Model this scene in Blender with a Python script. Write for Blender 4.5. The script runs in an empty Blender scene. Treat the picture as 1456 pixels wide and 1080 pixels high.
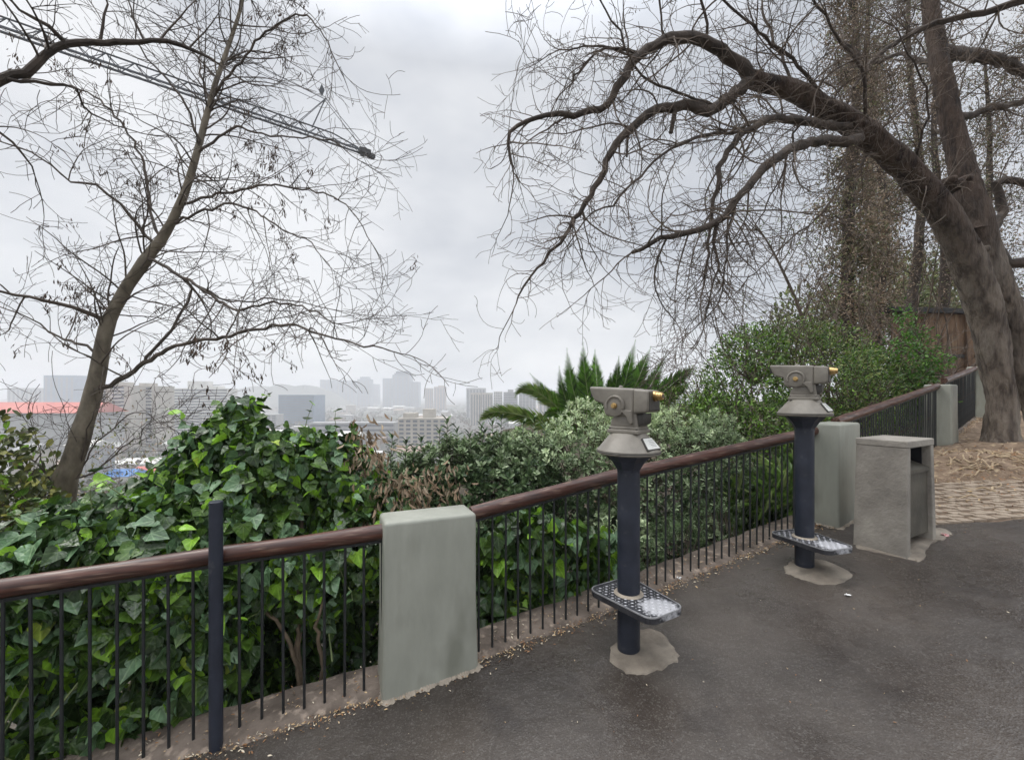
import bpy, bmesh, math, random
import numpy as np
from mathutils import Vector, Matrix
R = math.radians
S = bpy.context.scene
COL = S.collection
# ------------------------------------------------------------------ camera
F = 620.0; HX = 728.0; HY = 560.0; CZ = 1.75
cd = bpy.data.cameras.new("camera"); cam = bpy.data.objects.new("camera", cd); COL.objects.link(cam)
cam.location = (0, 0, CZ); cam.rotation_euler = (R(90), 0, 0)
cd.sensor_fit = 'HORIZONTAL'; cd.sensor_width = 36; cd.lens = 36 * F / 1456
cd.shift_y = (HY - 540) / 1456; cd.clip_start = 0.05; cd.clip_end = 30000
S.camera = cam
# ------------------------------------------------------------------ exposure
S.view_settings.view_transform = 'Standard'; S.view_settings.look = 'None'
S.view_settings.gamma = 1; S.view_settings.exposure = 0.0; S.view_settings.use_curve_mapping = False
S.cycles.volume_bounces = 3; S.cycles.max_bounces = 8; S.cycles.diffuse_bounces = 4
S.cycles.volume_step_rate = 5
try: S.cycles.use_denoising = True
except Exception: pass
# ------------------------------------------------------------------ world: overcast over a Nishita sky
SUN_EL, SUN_AZ = 50, -72
w = bpy.data.worlds.new("World"); S.world = w; w.use_nodes = True
nt = w.node_tree; N = nt.nodes; L = nt.links
bg = N['Background']
sky = N.new('ShaderNodeTexSky'); sky.sky_type = 'NISHITA'; sky.sun_disc = False
sky.sun_elevation = R(SUN_EL); sky.sun_rotation = R(SUN_AZ)
tc = N.new('ShaderNodeTexCoord')
mp = N.new('ShaderNodeMapping'); mp.inputs['Scale'].default_value = (1.0, 1.0, 2.0); mp.inputs['Location'].default_value = (0.35, 0.1, 0.2)
nz = N.new('ShaderNodeTexNoise'); nz.inputs['Scale'].default_value = 1.7; nz.inputs['Detail'].default_value = 5; nz.inputs['Roughness'].default_value = 0.5
rp = N.new('ShaderNodeValToRGB')
rp.color_ramp.elements[0].position = 0.38; rp.color_ramp.elements[0].color = (5.9, 6.2, 6.75, 1)
rp.color_ramp.elements[1].position = 0.62; rp.color_ramp.elements[1].color = (9.6, 9.7, 9.9, 1)
# cloud layer is brighter overhead, as an overcast sky is
sx = N.new('ShaderNodeSeparateXYZ'); mr = N.new('ShaderNodeMapRange')
mr.inputs['From Min'].default_value = 0.60; mr.inputs['From Max'].default_value = 1.0
mr.inputs['To Min'].default_value = 1.0; mr.inputs['To Max'].default_value = 4.6
mul = N.new('ShaderNodeVectorMath'); mul.operation = 'SCALE'
mx = N.new('ShaderNodeMix'); mx.data_type = 'RGBA'; mx.inputs[0].default_value = 0.93
L.new(tc.outputs['Generated'], mp.inputs['Vector']); L.new(mp.outputs[0], nz.inputs['Vector']); L.new(nz.outputs['Fac'], rp.inputs[0])
L.new(tc.outputs['Generated'], sx.inputs[0]); L.new(sx.outputs['Z'], mr.inputs['Value'])
L.new(rp.outputs[0], mul.inputs[0]); L.new(mr.outputs[0], mul.inputs['Scale'])
L.new(sky.outputs[0], mx.inputs[6]); L.new(mul.outputs[0], mx.inputs[7]); L.new(mx.outputs[2], bg.inputs['Color'])
bg.inputs['Strength'].default_value = 0.10
# ------------------------------------------------------------------ sun (veiled)
sd = bpy.data.lights.new("sun", 'SUN'); sun = bpy.data.objects.new("sun", sd); COL.objects.link(sun)
sd.energy = 1.5; sd.angle = R(25); sd.color = (1.0, 0.97, 0.92)
_d = Vector((math.sin(R(SUN_AZ)) * math.cos(R(SUN_EL)), math.cos(R(SUN_AZ)) * math.cos(R(SUN_EL)), math.sin(R(SUN_EL))))
sun.rotation_euler = _d.to_track_quat('Z', 'Y').to_euler(); sun.location = (0, 0, 40)

# ================================================================== helpers
def at(px, py, Y): return Vector(((px - HX) * Y / F, Y, CZ - (py - HY) * Y / F))
def plane(x, y): return 0.081 * np.clip(x, -6, 13) + 0.0713 * np.clip(y, -8, 13)
def gz(x, y): return float(plane(x, y))
def tag(o, label=None, cat=None, group=None, kind=None):
    if label: o['label'] = label
    if cat: o['category'] = cat
    if group: o['group'] = group
    if kind: o['kind'] = kind
    return o
def empty(name, loc, rz=0, label=None, cat=None, group=None):
    o = bpy.data.objects.new(name, None); COL.objects.link(o); o.location = loc; o.rotation_euler = (0, 0, rz)
    o.empty_display_size = 0.1
    return tag(o, label, cat, group)
def link(name, me, mats, parent=None):
    for m in (mats if isinstance(mats, (list, tuple)) else [mats]): me.materials.append(m)
    o = bpy.data.objects.new(name, me); COL.objects.link(o)
    if parent: o.parent = parent
    return o
class MB:
    def __init__(s): s.v = []; s.f = []; s.m = []
    def add(s, vs, fs, m=0):
        b = len(s.v); s.v.extend(vs); s.f.extend([tuple(b + i for i in f) for f in fs]); s.m.extend([m] * len(fs))
    def box(s, c, h, m=0, rz=0, M=None):
        vs = []
        for sx_ in (-1, 1):
            for sy_ in (-1, 1):
                for sz_ in (-1, 1):
                    v = Vector((sx_ * h[0], sy_ * h[1], sz_ * h[2]))
                    if M is not None: v = M @ v
                    elif rz: v = Matrix.Rotation(rz, 3, 'Z') @ v
                    vs.append(tuple(Vector(c) + v))
        s.add(vs, [(0, 1, 3, 2), (4, 6, 7, 5), (0, 4, 5, 1), (2, 3, 7, 6), (0, 2, 6, 4), (1, 5, 7, 3)], m)
    def tube(s, pts, rad, n=6, m=0, caps=True):
        k = len(pts); P = [Vector(p) for p in pts]; vs = []
        if not hasattr(rad, '__len__'): rad = [rad] * k
        t0 = (P[1] - P[0]).normalized(); a = t0.orthogonal().normalized()
        for i in range(k):
            t = (P[min(i + 1, k - 1)] - P[max(i - 1, 0)])
            t = t.normalized() if t.length > 1e-9 else t0
            a = a - t * a.dot(t); a = a.normalized() if a.length > 1e-6 else t.orthogonal().normalized()
            b = t.cross(a)
            for j in range(n):
                an = 2 * math.pi * j / n
                vs.append(tuple(P[i] + (a * math.cos(an) + b * math.sin(an)) * rad[i]))
        fs = [(i * n + j, i * n + (j + 1) % n, (i + 1) * n + (j + 1) % n, (i + 1) * n + j) for i in range(k - 1) for j in range(n)]
        if caps: fs += [tuple(range(n - 1, -1, -1)), tuple((k - 1) * n + j for j in range(n))]
        s.add(vs, fs, m)
    def lathe(s, prof, n=40, m=0, c=(0, 0, 0)):
        vs = []; k = len(prof)
        for r, z in prof:
            for j in range(n):
                a = 2 * math.pi * j / n; vs.append((c[0] + r * math.cos(a), c[1] + r * math.sin(a), c[2] + z))
        fs = [(i * n + j, i * n + (j + 1) % n, (i + 1) * n + (j + 1) % n, (i + 1) * n + j) for i in range(k - 1) for j in range(n)]
        fs += [tuple(range(n - 1, -1, -1)), tuple((k - 1) * n + j for j in range(n))]
        s.add(vs, fs, m)
    def prism(s, poly, lo, hi, axis='z', m=0):
        n = len(poly)
        if axis == 'z': vs = [(x, y, lo) for x, y in poly] + [(x, y, hi) for x, y in poly]
        else: vs = [(x, lo, z) for x, z in poly] + [(x, hi, z) for x, z in poly]
        fs = [tuple(range(n - 1, -1, -1)), tuple(range(n, 2 * n))] + [(i, (i + 1) % n, n + (i + 1) % n, n + i) for i in range(n)]
        s.add(vs, fs, m)
    def build(s, name, mats, parent=None, smooth=False, bevel=0, seg=2, angle=35):
        me = bpy.data.meshes.new(name); me.from_pydata(s.v, [], s.f)
        me.polygons.foreach_set('material_index', s.m)
        if bevel:
            bm = bmesh.new(); bm.from_mesh(me); bmesh.ops.recalc_face_normals(bm, faces=bm.faces)
            ed = [e for e in bm.edges if len(e.link_faces) == 2 and e.calc_face_angle(0) > R(angle)]
            bmesh.ops.bevel(bm, geom=ed, offset=bevel, segments=seg, affect='EDGES', profile=0.5, clamp_overlap=True)
            bm.to_mesh(me); bm.free()
        else:
            bm = bmesh.new(); bm.from_mesh(me); bmesh.ops.recalc_face_normals(bm, faces=bm.faces); bm.to_mesh(me); bm.free()
        if smooth:
            me.polygons.foreach_set('use_smooth', [True] * len(me.polygons))
            try: me.set_sharp_from_angle(angle=R(40))
            except Exception: pass
        me.update()
        return link(name, me, mats, parent)

# ---- materials
def pm(name, c1, c2, scale=5, rough=0.6, rough2=None, bump=0.0, bscale=None, metal=0.0, stretch=(1, 1, 1), detail=6, spots=None,
       trans=0.0, spec=0.5, lo=0.35, hi=0.65, bdist=0.01):
    m = bpy.data.materials.new(name); m.use_nodes = True; n = m.node_tree.nodes; l = m.node_tree.links
    b = n['Principled BSDF']; t = n.new('ShaderNodeTexCoord'); mpn = n.new('ShaderNodeMapping'); mpn.inputs['Scale'].default_value = stretch
    l.new(t.outputs['Object'], mpn.inputs[0])
    no = n.new('ShaderNodeTexNoise'); no.inputs['Scale'].default_value = scale; no.inputs['Detail'].default_value = detail; no.inputs['Roughness'].default_value = 0.6
    l.new(mpn.outputs[0], no.inputs['Vector'])
    r = n.new('ShaderNodeValToRGB'); r.color_ramp.elements[0].position = lo; r.color_ramp.elements[1].position = hi
    r.color_ramp.elements[0].color = (*c1, 1); r.color_ramp.elements[1].color = (*c2, 1)
    l.new(no.outputs['Fac'], r.inputs[0]); out = r.outputs[0]
    if spots:   # (colour, scale, threshold lo, hi)
        s2 = n.new('ShaderNodeTexNoise'); s2.inputs['Scale'].default_value = spots[1]; s2.inputs['Detail'].default_value = 3
        l.new(mpn.outputs[0], s2.inputs['Vector'])
        r2 = n.new('ShaderNodeMapRange'); r2.inputs['From Min'].default_value = spots[2]; r2.inputs['From Max'].default_value = spots[3]
        l.new(s2.outputs['Fac'], r2.inputs['Value'])
        mm = n.new('ShaderNodeMix'); mm.data_type = 'RGBA'; l.new(r2.outputs[0], mm.inputs[0]); l.new(out, mm.inputs[6]); mm.inputs[7].default_value = (*spots[0], 1)
        out = mm.outputs[2]
    l.new(out, b.inputs['Base Color'])
    b.inputs['Metallic'].default_value = metal; b.inputs['Specular IOR Level'].default_value = spec
    if rough2 is None: b.inputs['Roughness'].default_value = rough
    else:
        q = n.new('ShaderNodeTexNoise'); q.inputs['Scale'].default_value = scale * 0.6; q.inputs['Detail'].default_value = 4; l.new(mpn.outputs[0], q.inputs['Vector'])
        q2 = n.new('ShaderNodeMapRange'); q2.inputs['From Min'].default_value = 0.4; q2.inputs['From Max'].default_value = 0.6
        q2.inputs['To Min'].default_value = rough; q2.inputs['To Max'].default_value = rough2
        l.new(q.outputs['Fac'], q2.inputs['Value']); l.new(q2.outputs[0], b.inputs['Roughness'])
    if bump:
        bn = n.new('ShaderNodeTexNoise'); bn.inputs['Scale'].default_value = bscale or scale * 6; bn.inputs['Detail'].default_value = 5
        l.new(mpn.outputs[0], bn.inputs['Vector']); bb = n.new('ShaderNodeBump'); bb.inputs['Strength'].default_value = bump; bb.inputs['Distance'].default_value = bdist
        l.new(bn.outputs['Fac'], bb.inputs['Height']); l.new(bb.outputs[0], b.inputs['Normal'])
    if trans:
        tr = n.new('ShaderNodeBsdfTranslucent'); ms = n.new('ShaderNodeMixShader'); ms.inputs[0].default_value = trans
        l.new(out, tr.inputs['Color']); l.new(b.outputs[0], ms.inputs[1]); l.new(tr.outputs[0], ms.inputs[2]); l.new(ms.outputs[0], n['Material Output'].inputs[0])
    return m
def leafm(name, c, var=0.35, rough=0.4, trans=0.25, scale=9, spec=0.5):
    if name.startswith('ivy'):
        m = leafm('_' + name, c, var, rough, trans, 14, spec); m.name = name; n = m.node_tree.nodes; l = m.node_tree.links; b = n['Principled BSDF']; src = b.inputs['Base Color'].links[0].from_socket
        uv = n.new('ShaderNodeUVMap'); sp = n.new('ShaderNodeSeparateXYZ'); l.new(uv.outputs[0], sp.inputs[0])
        def mth(op, a, b_=None):
            q = n.new('ShaderNodeMath'); q.operation = op
            for i, v in enumerate((a, b_)):
                if v is None: continue
                if hasattr(v, 'links'): l.new(v, q.inputs[i])
                else: q.inputs[i].default_value = v
            return q.outputs[0]
        ax = mth('ABSOLUTE', sp.outputs[0]); v1 = ax; v2 = mth('ABSOLUTE', mth('SUBTRACT', ax, mth('MULTIPLY', sp.outputs[1], .75))); v3 = mth('ABSOLUTE', mth('SUBTRACT', ax, mth('ADD', mth('MULTIPLY', sp.outputs[1], 2.6), .05)))
        mn = mth('MINIMUM', v1, mth('MINIMUM', v2, v3)); mr2 = n.new('ShaderNodeMapRange'); mr2.inputs['From Min'].default_value = .045; mr2.inputs['From Max'].default_value = .012; mr2.inputs['To Max'].default_value = .55; l.new(mn, mr2.inputs['Value'])
        mm = n.new('ShaderNodeMix'); mm.data_type = 'RGBA'; l.new(mr2.outputs[0], mm.inputs[0]); l.new(src, mm.inputs[6]); mm.inputs[7].default_value = (c[0] * 2 + .05, c[1] * 1.7 + .06, c[2] * 1.8 + .03, 1); l.new(mm.outputs[2], b.inputs['Base Color'])
        tcc = n.new('ShaderNodeTexCoord'); bn = n.new('ShaderNodeTexNoise'); bn.inputs['Scale'].default_value = 26; bn.inputs['Detail'].default_value = 2; l.new(tcc.outputs['Object'], bn.inputs['Vector'])
        bb = n.new('ShaderNodeBump'); bb.inputs['Strength'].default_value = .7; bb.inputs['Distance'].default_value = .02; l.new(bn.outputs['Fac'], bb.inputs['Height']); l.new(bb.outputs[0], b.inputs['Normal'])
        return m
    return pm(name, tuple(x * (1 - var) for x in c), tuple(x * (1 + var) for x in c), scale=scale, rough=rough, trans=trans, detail=2, spec=spec)

# ---- leaves, vectorised
def unit(a): return a / np.maximum(np.linalg.norm(a, axis=-1, keepdims=True), 1e-9)
IVY = (np.array([(0, 0, 0), (.18, -.13, 0), (.44, -.10, 0), (.58, .16, 0), (.44, .38, 0), (.30, .64, 0), (0, 1, 0),
                 (-.18, -.13, 0), (-.44, -.10, 0), (-.58, .16, 0), (-.44, .38, 0), (-.30, .64, 0)], float),
       [(0, 1, 2, 3, 4, 5, 6), (0, 6, 11, 10, 9, 8, 7)])
LANCE = (np.array([(0, 0, 0), (.2, .42, 0), (.2, .78, 0), (0, 1, 0), (-.2, .42, 0), (-.2, .78, 0)], float), [(0, 1, 2, 3), (0, 3, 5, 4)])
DIAM = (np.array([(0, 0, 0), (.35, .5, 0), (0, 1, 0), (-.35, .5, 0)], float), [(0, 1, 2), (0, 2, 3)])
def leaves(name, tmpl, base, tip, nrm, size, mats, midx, parent=None, fold=0.3, curl=0.2, wid=1.0):
    T, FC = tmpl; n = len(base)
    y = unit(tip); z = unit(nrm - y * np.sum(nrm * y, axis=1, keepdims=True)); x = np.cross(y, z)
    sz = np.asarray(size).reshape(-1, 1, 1)
    lz = fold * np.abs(T[:, 0]) - curl * T[:, 1] ** 2
    V = base[:, None, :] + sz * (x[:, None, :] * (T[None, :, 0:1] * wid) + y[:, None, :] * T[None, :, 1:2] + z[:, None, :] * lz[None, :, None])
    V = V.reshape(-1, 3); nv = len(T); k = len(FC[0]); nf = len(FC)
    fc = (np.arange(n)[:, None, None] * nv + np.array(FC)[None]).reshape(-1)
    me = bpy.data.meshes.new(name); me.vertices.add(len(V)); me.vertices.foreach_set('co', V.astype(np.float32).ravel())
    me.loops.add(len(fc)); me.loops.foreach_set('vertex_index', fc.astype(np.int32))
    me.polygons.add(n * nf); me.polygons.foreach_set('loop_start', (np.arange(n * nf) * k).astype(np.int32))
    try: me.polygons.foreach_set('loop_total', np.full(n * nf, k, np.int32))
    except Exception: pass
    me.polygons.foreach_set('material_index', np.repeat(midx, nf).astype(np.int32))
    me.update(calc_edges=True)
    uvl = me.uv_layers.new(name='UVMap'); uvl.data.foreach_set('uv', np.tile(T[np.array(FC).ravel()][:, :2], (n, 1)).astype(np.float32).ravel())
    return link(name, me, mats, parent)
def pn(P, s, seed=0):
    r = np.random.RandomState(seed); out = 0
    for i in range(5):
        k = unit(r.randn(1, 3))[0] * s * (0.7 + 0.5 * i); out = out + np.sin(P @ k + r.rand() * 6.28) / (1 + 0.5 * i)
    return out / 2.2
def blobs(E, n, seed, rough=0.16, depth=0.35, nscale=3.0, keep=None):
    """sample points through the outer shell of a union of ellipsoids; returns points, normals"""
    r = np.random.RandomState(seed); C = np.array([e[:3] for e in E], float); A = np.array([e[3:6] for e in E], float)
    area = (A[:, 0] * A[:, 1] + A[:, 1] * A[:, 2] + A[:, 0] * A[:, 2]); i = r.choice(len(E), n, p=area / area.sum())
    u = unit(r.randn(n, 3)); P0 = C[i] + A[i] * u
    k = 1 + rough * pn(P0, nscale, seed) * 1.2 - depth * r.rand(n) ** 1.6
    P = C[i] + A[i] * u * k[:, None]; nr = unit(u / A[i])
    ok = np.ones(n, bool)
    for j in range(len(E)):
        dd = np.sum(((P - C[j]) / A[j]) ** 2, axis=1); ok &= ~((dd < (0.62) ** 2) & (i != j))
    if keep is not None: ok &= keep(P)
    return P[ok], nr[ok]

# ---- fence line
FL = np.array([(-9.0, -1.6), (-6.0, .35), (-4.2, 1.12), (-2.9, 1.62), (-1.5, 2.13), (-.69, 2.41), (-.19, 2.64), (.65, 3.03), (1.94, 3.66), (2.86, 4.12), (3.28, 4.38),
               (6.24, 6.40), (6.66, 6.72), (8.8, 8.3), (14, 12.5), (40, 36)], float)
def fence_d(P):
    P = np.asarray(P, float); best = np.full(len(P), 1e9); sd_ = np.zeros(len(P)); foot = np.zeros((len(P), 2))
    for a, b in zip(FL[:-1], FL[1:]):
        ab = b - a; t = np.clip(((P[:, :2] - a) @ ab) / (ab @ ab), 0, 1); q = a + t[:, None] * ab
        d = np.linalg.norm(P[:, :2] - q, axis=1); s = np.sign(ab[0] * (P[:, 1] - q[:, 1]) - ab[1] * (P[:, 0] - q[:, 0]))
        m = d < best; best[m] = d[m]; sd_[m] = (d * s)[m]; foot[m] = q[m]
    return sd_, foot
PLAIN = -45.0
def terr(P):
    d, f = fence_d(P); on = plane(P[:, 0], P[:, 1]) - 0.04
    s = np.interp(f[:, 0], [-3, 1, 4, 8], [.62, .55, .30, .06])
    dd = np.maximum(d - 0.15, 0)
    off = plane(f[:, 0], f[:, 1]) - 0.14 - s * dd - 0.45 * np.maximum(dd - 14, 0) + 0.06 * pn(np.c_[P[:, :2], P[:, 0] * 0], 2.0, 3)
    z = np.where(d < 0.12, on, off)
    far = np.hypot(P[:, 0], P[:, 1]); z = np.where((far > 160), PLAIN, z)
    return np.maximum(z, PLAIN + 0.0)
def tz(x, y): return float(terr(np.array([[x, y]]))[0])
def keep_d(m): return lambda P: fence_d(P)[0] > m

# ================================================================== setting
rng = random.Random(5); nr_ = np.random.RandomState(11)
M_soil = pm('hillside_soil', (.030, .024, .016), (.075, .060, .038), scale=2.5, rough=.95, bump=.6, bscale=20, bdist=.03)
nU = 420; u = np.linspace(-1, 1, nU); gx = 2.0 * np.sinh(u * 8.7) + 1.0; gy = 2.0 * np.sinh(u * 8.9) + 3.0
GX, GY = np.meshgrid(gx, gy, indexing='xy'); GP = np.c_[GX.ravel(), GY.ravel()]; GZ = terr(np.c_[GP, np.zeros(len(GP))])
idx = np.arange(nU * nU).reshape(nU, nU); q = np.stack([idx[:-1, :-1], idx[:-1, 1:], idx[1:, 1:], idx[1:, :-1]], -1).reshape(-1, 4)
me = bpy.data.meshes.new('ground'); me.from_pydata(np.c_[GP, GZ].tolist(), [], q.tolist())
me.polygons.foreach_set('use_smooth', [True] * len(me.polygons))
M_city = pm('city_plain', (.055, .055, .045), (.16, .15, .13), scale=.02, rough=.95, detail=8, spots=((.05, .07, .035), .008, .52, .58))
far_f = (np.hypot(GP[q[:, 0], 0], GP[q[:, 0], 1]) > 155).astype(np.int32)
o = link('ground', me, [M_soil, M_city]); me.polygons.foreach_set('material_index', far_f); tag(o, kind='structure')

def strip_xy(dlist, x0i=0, x1i=None, step=0.12):
    """offset curves of the fence line"""
    pts = []
    for a, b in zip(FL[:-1], FL[1:]):
        n = max(1, int(np.linalg.norm(b - a) / step))
        for i in range(n): pts.append(a + (b - a) * i / n)
    pts = np.array(pts); t = np.gradient(pts, axis=0); t = unit(t)
    for _ in range(3): t[1:-1] = unit(t[:-2] + t[1:-1] * 2 + t[2:])
    nrm = np.c_[-t[:, 1], t[:, 0]]
    return pts, nrm
FP, FN = strip_xy(None)
sel = (FP[:, 0] > -5.2) & (FP[:, 0] < 12.5); FP = FP[sel]; FN = FN[sel]

# asphalt: one sheet from the kerb to well behind the camera
def sheet(name, rows, mat_, zoff, jitter=0.0, kind='structure'):
    """rows: list of lists of (x, y), all the same length"""
    R_ = np.array(rows); a, b = R_.shape[:2]; P = R_.reshape(-1, 2); z = plane(P[:, 0], P[:, 1]) + zoff
    if jitter: z = z + jitter * pn(np.c_[P, P[:, 0] * 0], 5, 9)
    ii = np.arange(a * b).reshape(a, b); f = np.stack([ii[:-1, :-1], ii[:-1, 1:], ii[1:, 1:], ii[1:, :-1]], -1).reshape(-1, 4)
    me = bpy.data.meshes.new(name); me.from_pydata(np.c_[P, z].tolist(), [], f.tolist()); me.polygons.foreach_set('use_smooth', [True] * len(f))
    o = link(name, me, mat_); tag(o, kind=kind); return o
# asphalt material
def asphalt():
    m = bpy.data.materials.new('asphalt'); m.use_nodes = True; n = m.node_tree.nodes; l = m.node_tree.links; b = n['Principled BSDF']
    t = n.new('ShaderNodeTexCoord')
    def noise(s, d=4, r=.6):
        x = n.new('ShaderNodeTexNoise'); x.inputs['Scale'].default_value = s; x.inputs['Detail'].default_value = d; x.inputs['Roughness'].default_value = r
        l.new(t.outputs['Object'], x.inputs['Vector']); return x
    big = noise(.9, 5); mid = noise(6, 5); fine = noise(170, 3, .8); stone = n.new('ShaderNodeTexVoronoi'); stone.inputs['Scale'].default_value = 140
    l.new(t.outputs['Object'], stone.inputs['Vector'])
    r1 = n.new('ShaderNodeValToRGB'); r1.color_ramp.elements[0].color = (.040, .033, .0285, 1); r1.color_ramp.elements[1].color = (.074, .063, .055, 1)
    r1.color_ramp.elements[0].position = .40; r1.color_ramp.elements[1].position = .60; l.new(big.outputs['Fac'], r1.inputs[0])
    r2 = n.new('ShaderNodeValToRGB'); r2.color_ramp.elements[0].color = (.70, .70, .70, 1); r2.color_ramp.elements[1].color = (1.32, 1.3, 1.27, 1)
    r2.color_ramp.elements[0].position = .3; r2.color_ramp.elements[1].position = .7; l.new(fine.outputs['Fac'], r2.inputs[0])
    m1 = n.new('ShaderNodeMix'); m1.data_type = 'RGBA'; m1.blend_type = 'MULTIPLY'; m1.inputs[0].default_value = 1; l.new(r1.outputs[0], m1.inputs[6]); l.new(r2.outputs[0], m1.inputs[7])
    # pale stone chips
    ch = n.new('ShaderNodeMapRange'); ch.inputs['From Min'].default_value = .80; ch.inputs['From Max'].default_value = .9
    sp = n.new('ShaderNodeSeparateColor'); l.new(stone.outputs['Color'], sp.inputs[0]); l.new(sp.outputs[0], ch.inputs['Value'])
    cm = n.new('ShaderNodeMath'); cm.operation = 'MULTIPLY'; cm.inputs[1].default_value = .32; l.new(ch.outputs[0], cm.inputs[0])
    m2 = n.new('ShaderNodeMix'); m2.data_type = 'RGBA'; l.new(cm.outputs[0], m2.inputs[0]); l.new(m1.outputs[2], m2.inputs[6]); m2.inputs[7].default_value = (.15, .14, .125, 1)
    # sandy dust stains
    ds = n.new('ShaderNodeMapRange'); ds.inputs['From Min'].default_value = .58; ds.inputs['From Max'].default_value = .8; ds.inputs['To Max'].default_value = .5; l.new(mid.outputs['Fac'], ds.inputs['Value'])
    m3 = n.new('ShaderNodeMix'); m3.data_type = 'RGBA'; l.new(ds.outputs[0], m3.inputs[0]); l.new(m2.outputs[2], m3.inputs[6]); m3.inputs[7].default_value = (.085, .072, .061, 1)
    dk = noise(2.3, 6, .65); dr = n.new('ShaderNodeMapRange'); dr.inputs['From Min'].default_value = .56; dr.inputs['From Max'].default_value = .68; dr.inputs['To Max'].default_value = .55; l.new(dk.outputs['Fac'], dr.inputs['Value'])
    m4 = n.new('ShaderNodeMix'); m4.data_type = 'RGBA'; l.new(dr.outputs[0], m4.inputs[0]); l.new(m3.outputs[2], m4.inputs[6]); m4.inputs[7].default_value = (.026, .021, .019, 1)
    l.new(m4.outputs[2], b.inputs['Base Color'])
    # damp patches are smoother
    wet = noise(1.3, 4); rr = n.new('ShaderNodeMapRange'); rr.inputs['From Min'].default_value = .40; rr.inputs['From Max'].default_value = .62
    rr.inputs['To Min'].default_value = .17; rr.inputs['To Max'].default_value = .44; l.new(wet.outputs['Fac'], rr.inputs['Value']); l.new(rr.outputs[0], b.inputs['Roughness'])
    bp = n.new('ShaderNodeBump'); bp.inputs['Strength'].default_value = .30; bp.inputs['Distance'].default_value = .003; l.new(stone.outputs['Distance'], bp.inputs['Height'])
    bp2 = n.new('ShaderNodeBump'); bp2.inputs['Strength'].default_value = .5; bp2.inputs['Distance'].default_value = .02; l.new(mid.outputs['Fac'], bp2.inputs['Height']); l.new(bp.outputs[0], bp2.inputs['Normal'])
    l.new(bp2.outputs[0], b.inputs['Normal']); return m
rows = []; edge = []
for p, nn, i in zip(FP, FN, range(len(FP))):
    if p[0] > 2.95: break
    edge.append(p + nn * (-.055 + .018 * math.sin(i * .9) + .012 * math.sin(i * 2.3)))
edge = [e for e in edge if True]; xm = -99; mono = []
for e in edge:
    if e[0] > xm + .01: mono.append(e); xm = e[0]
for x, y in ((3.10, 4.24), (3.30, 4.12), (3.5, 4.0), (3.66, 3.93)): mono.append(np.array([x, y]))
for k in range(1, 40):
    x = 3.66 + k * .16; mono.append(np.array([x, 3.875 + .018 * math.sin(k * 1.1) + .012 * math.sin(k * 2.9)]))
for e in mono: rows.append([(e[0], e[1] + (-6.0 - e[1]) * (j / 24) ** 1.5) for j in range(25)])
M_asph = asphalt()
sheet('path', rows, M_asph, 0.0)

# packed earth between the asphalt and the tree, with a mound of roots and cuttings
M_dirt = pm('dry_dirt', (.125, .083, .054), (.26, .187, .127), scale=6, rough=.95, bump=.8, bscale=40, bdist=.02, spots=((.40, .31, .2), 14, .55, .7))
xs = np.linspace(2.6, 14, 150); ys = np.linspace(3.3, 14, 130); X, Y_ = np.meshgrid(xs, ys); P = np.c_[X.ravel(), Y_.ravel(), X.ravel() * 0]
d, _ = fence_d(P); z = plane(P[:, 0], P[:, 1]) - .012 + .012 * pn(P, 7, 4)
md = np.exp(-(((P[:, 0] - 5.55) / .75) ** 2 + ((P[:, 1] - 5.3) / .42) ** 2)); z += md * (.20 + .05 * pn(P, 16, 5))
md2 = np.exp(-(((P[:, 0] - 6.9) / 1.0) ** 2 + ((P[:, 1] - 6.0) / .5) ** 2)); z += md2 * (.12 + .03 * pn(P, 14, 6))
z = np.where(P[:, 1] < 3.95, np.minimum(z, plane(P[:, 0], P[:, 1]) - .008), z); z -= np.where((P[:, 1] < 4.95) & (P[:, 0] < 9.1), .05, 0)
nX = len(xs); ii = np.arange(len(P)).reshape(len(ys), nX); f = np.stack([ii[:-1, :-1], ii[:-1, 1:], ii[1:, 1:], ii[1:, :-1]], -1).reshape(-1, 4)
f = f[(d[f[:, 0]] < 0.0) & (d[f[:, 2]] < 0.03)]
me = bpy.data.meshes.new('dirt_ground'); me.from_pydata(np.c_[P[:, :2], z].tolist(), [], f.tolist()); me.polygons.foreach_set('use_smooth', [True] * len(f))
tag(link('dirt_ground', me, M_dirt), kind='structure')

# grid pavers between asphalt and dirt
M_paver = pm('paver', (.25, .195, .145), (.38, .31, .24), scale=7, rough=.9, bump=.5, bscale=60)
mb = MB(); rg = random.Random(3); py_, px_ = .118, .225
def okp(x, y): return fence_d(np.array([[x, y]]))[0][0] < -.12
for iy in range(9):
    y = 3.93 + iy * py_; x = 3.62 + rg.uniform(0, .05)
    while x < 9.0:
        if okp(x, y): mb.box((x, y + rg.uniform(-.004, .004) + .02 * (x - 4) * .5, gz(x, y) + rg.uniform(-.005, .001)), (.057, .031 + rg.uniform(-.004, .004), .012), rz=rg.uniform(-.02, .02) + .01)
        x += .112
    x = 3.62 + (px_ / 2 if iy % 2 else 0)
    while x < 9.0:
        if okp(x, y) and rg.random() < .96: mb.box((x + rg.uniform(-.01, .01), y + py_ / 2 + .02 * (x - 4) * .5, gz(x, y) + rg.uniform(-.006, -.001)), (.052 + rg.uniform(-.008, .014), .032, .0118))
        x += px_
o = mb.build('paving', M_paver, bevel=.006, seg=2); tag(o, kind='structure')
M_fill = pm('fill_soil', (.12, .082, .055), (.22, .16, .11), scale=12, rough=.95, bump=.7, bscale=50, bdist=.01, spots=((.36, .28, .2), 9, .56, .66))  # soil in the paver holes, a little darker than the dirt around
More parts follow.
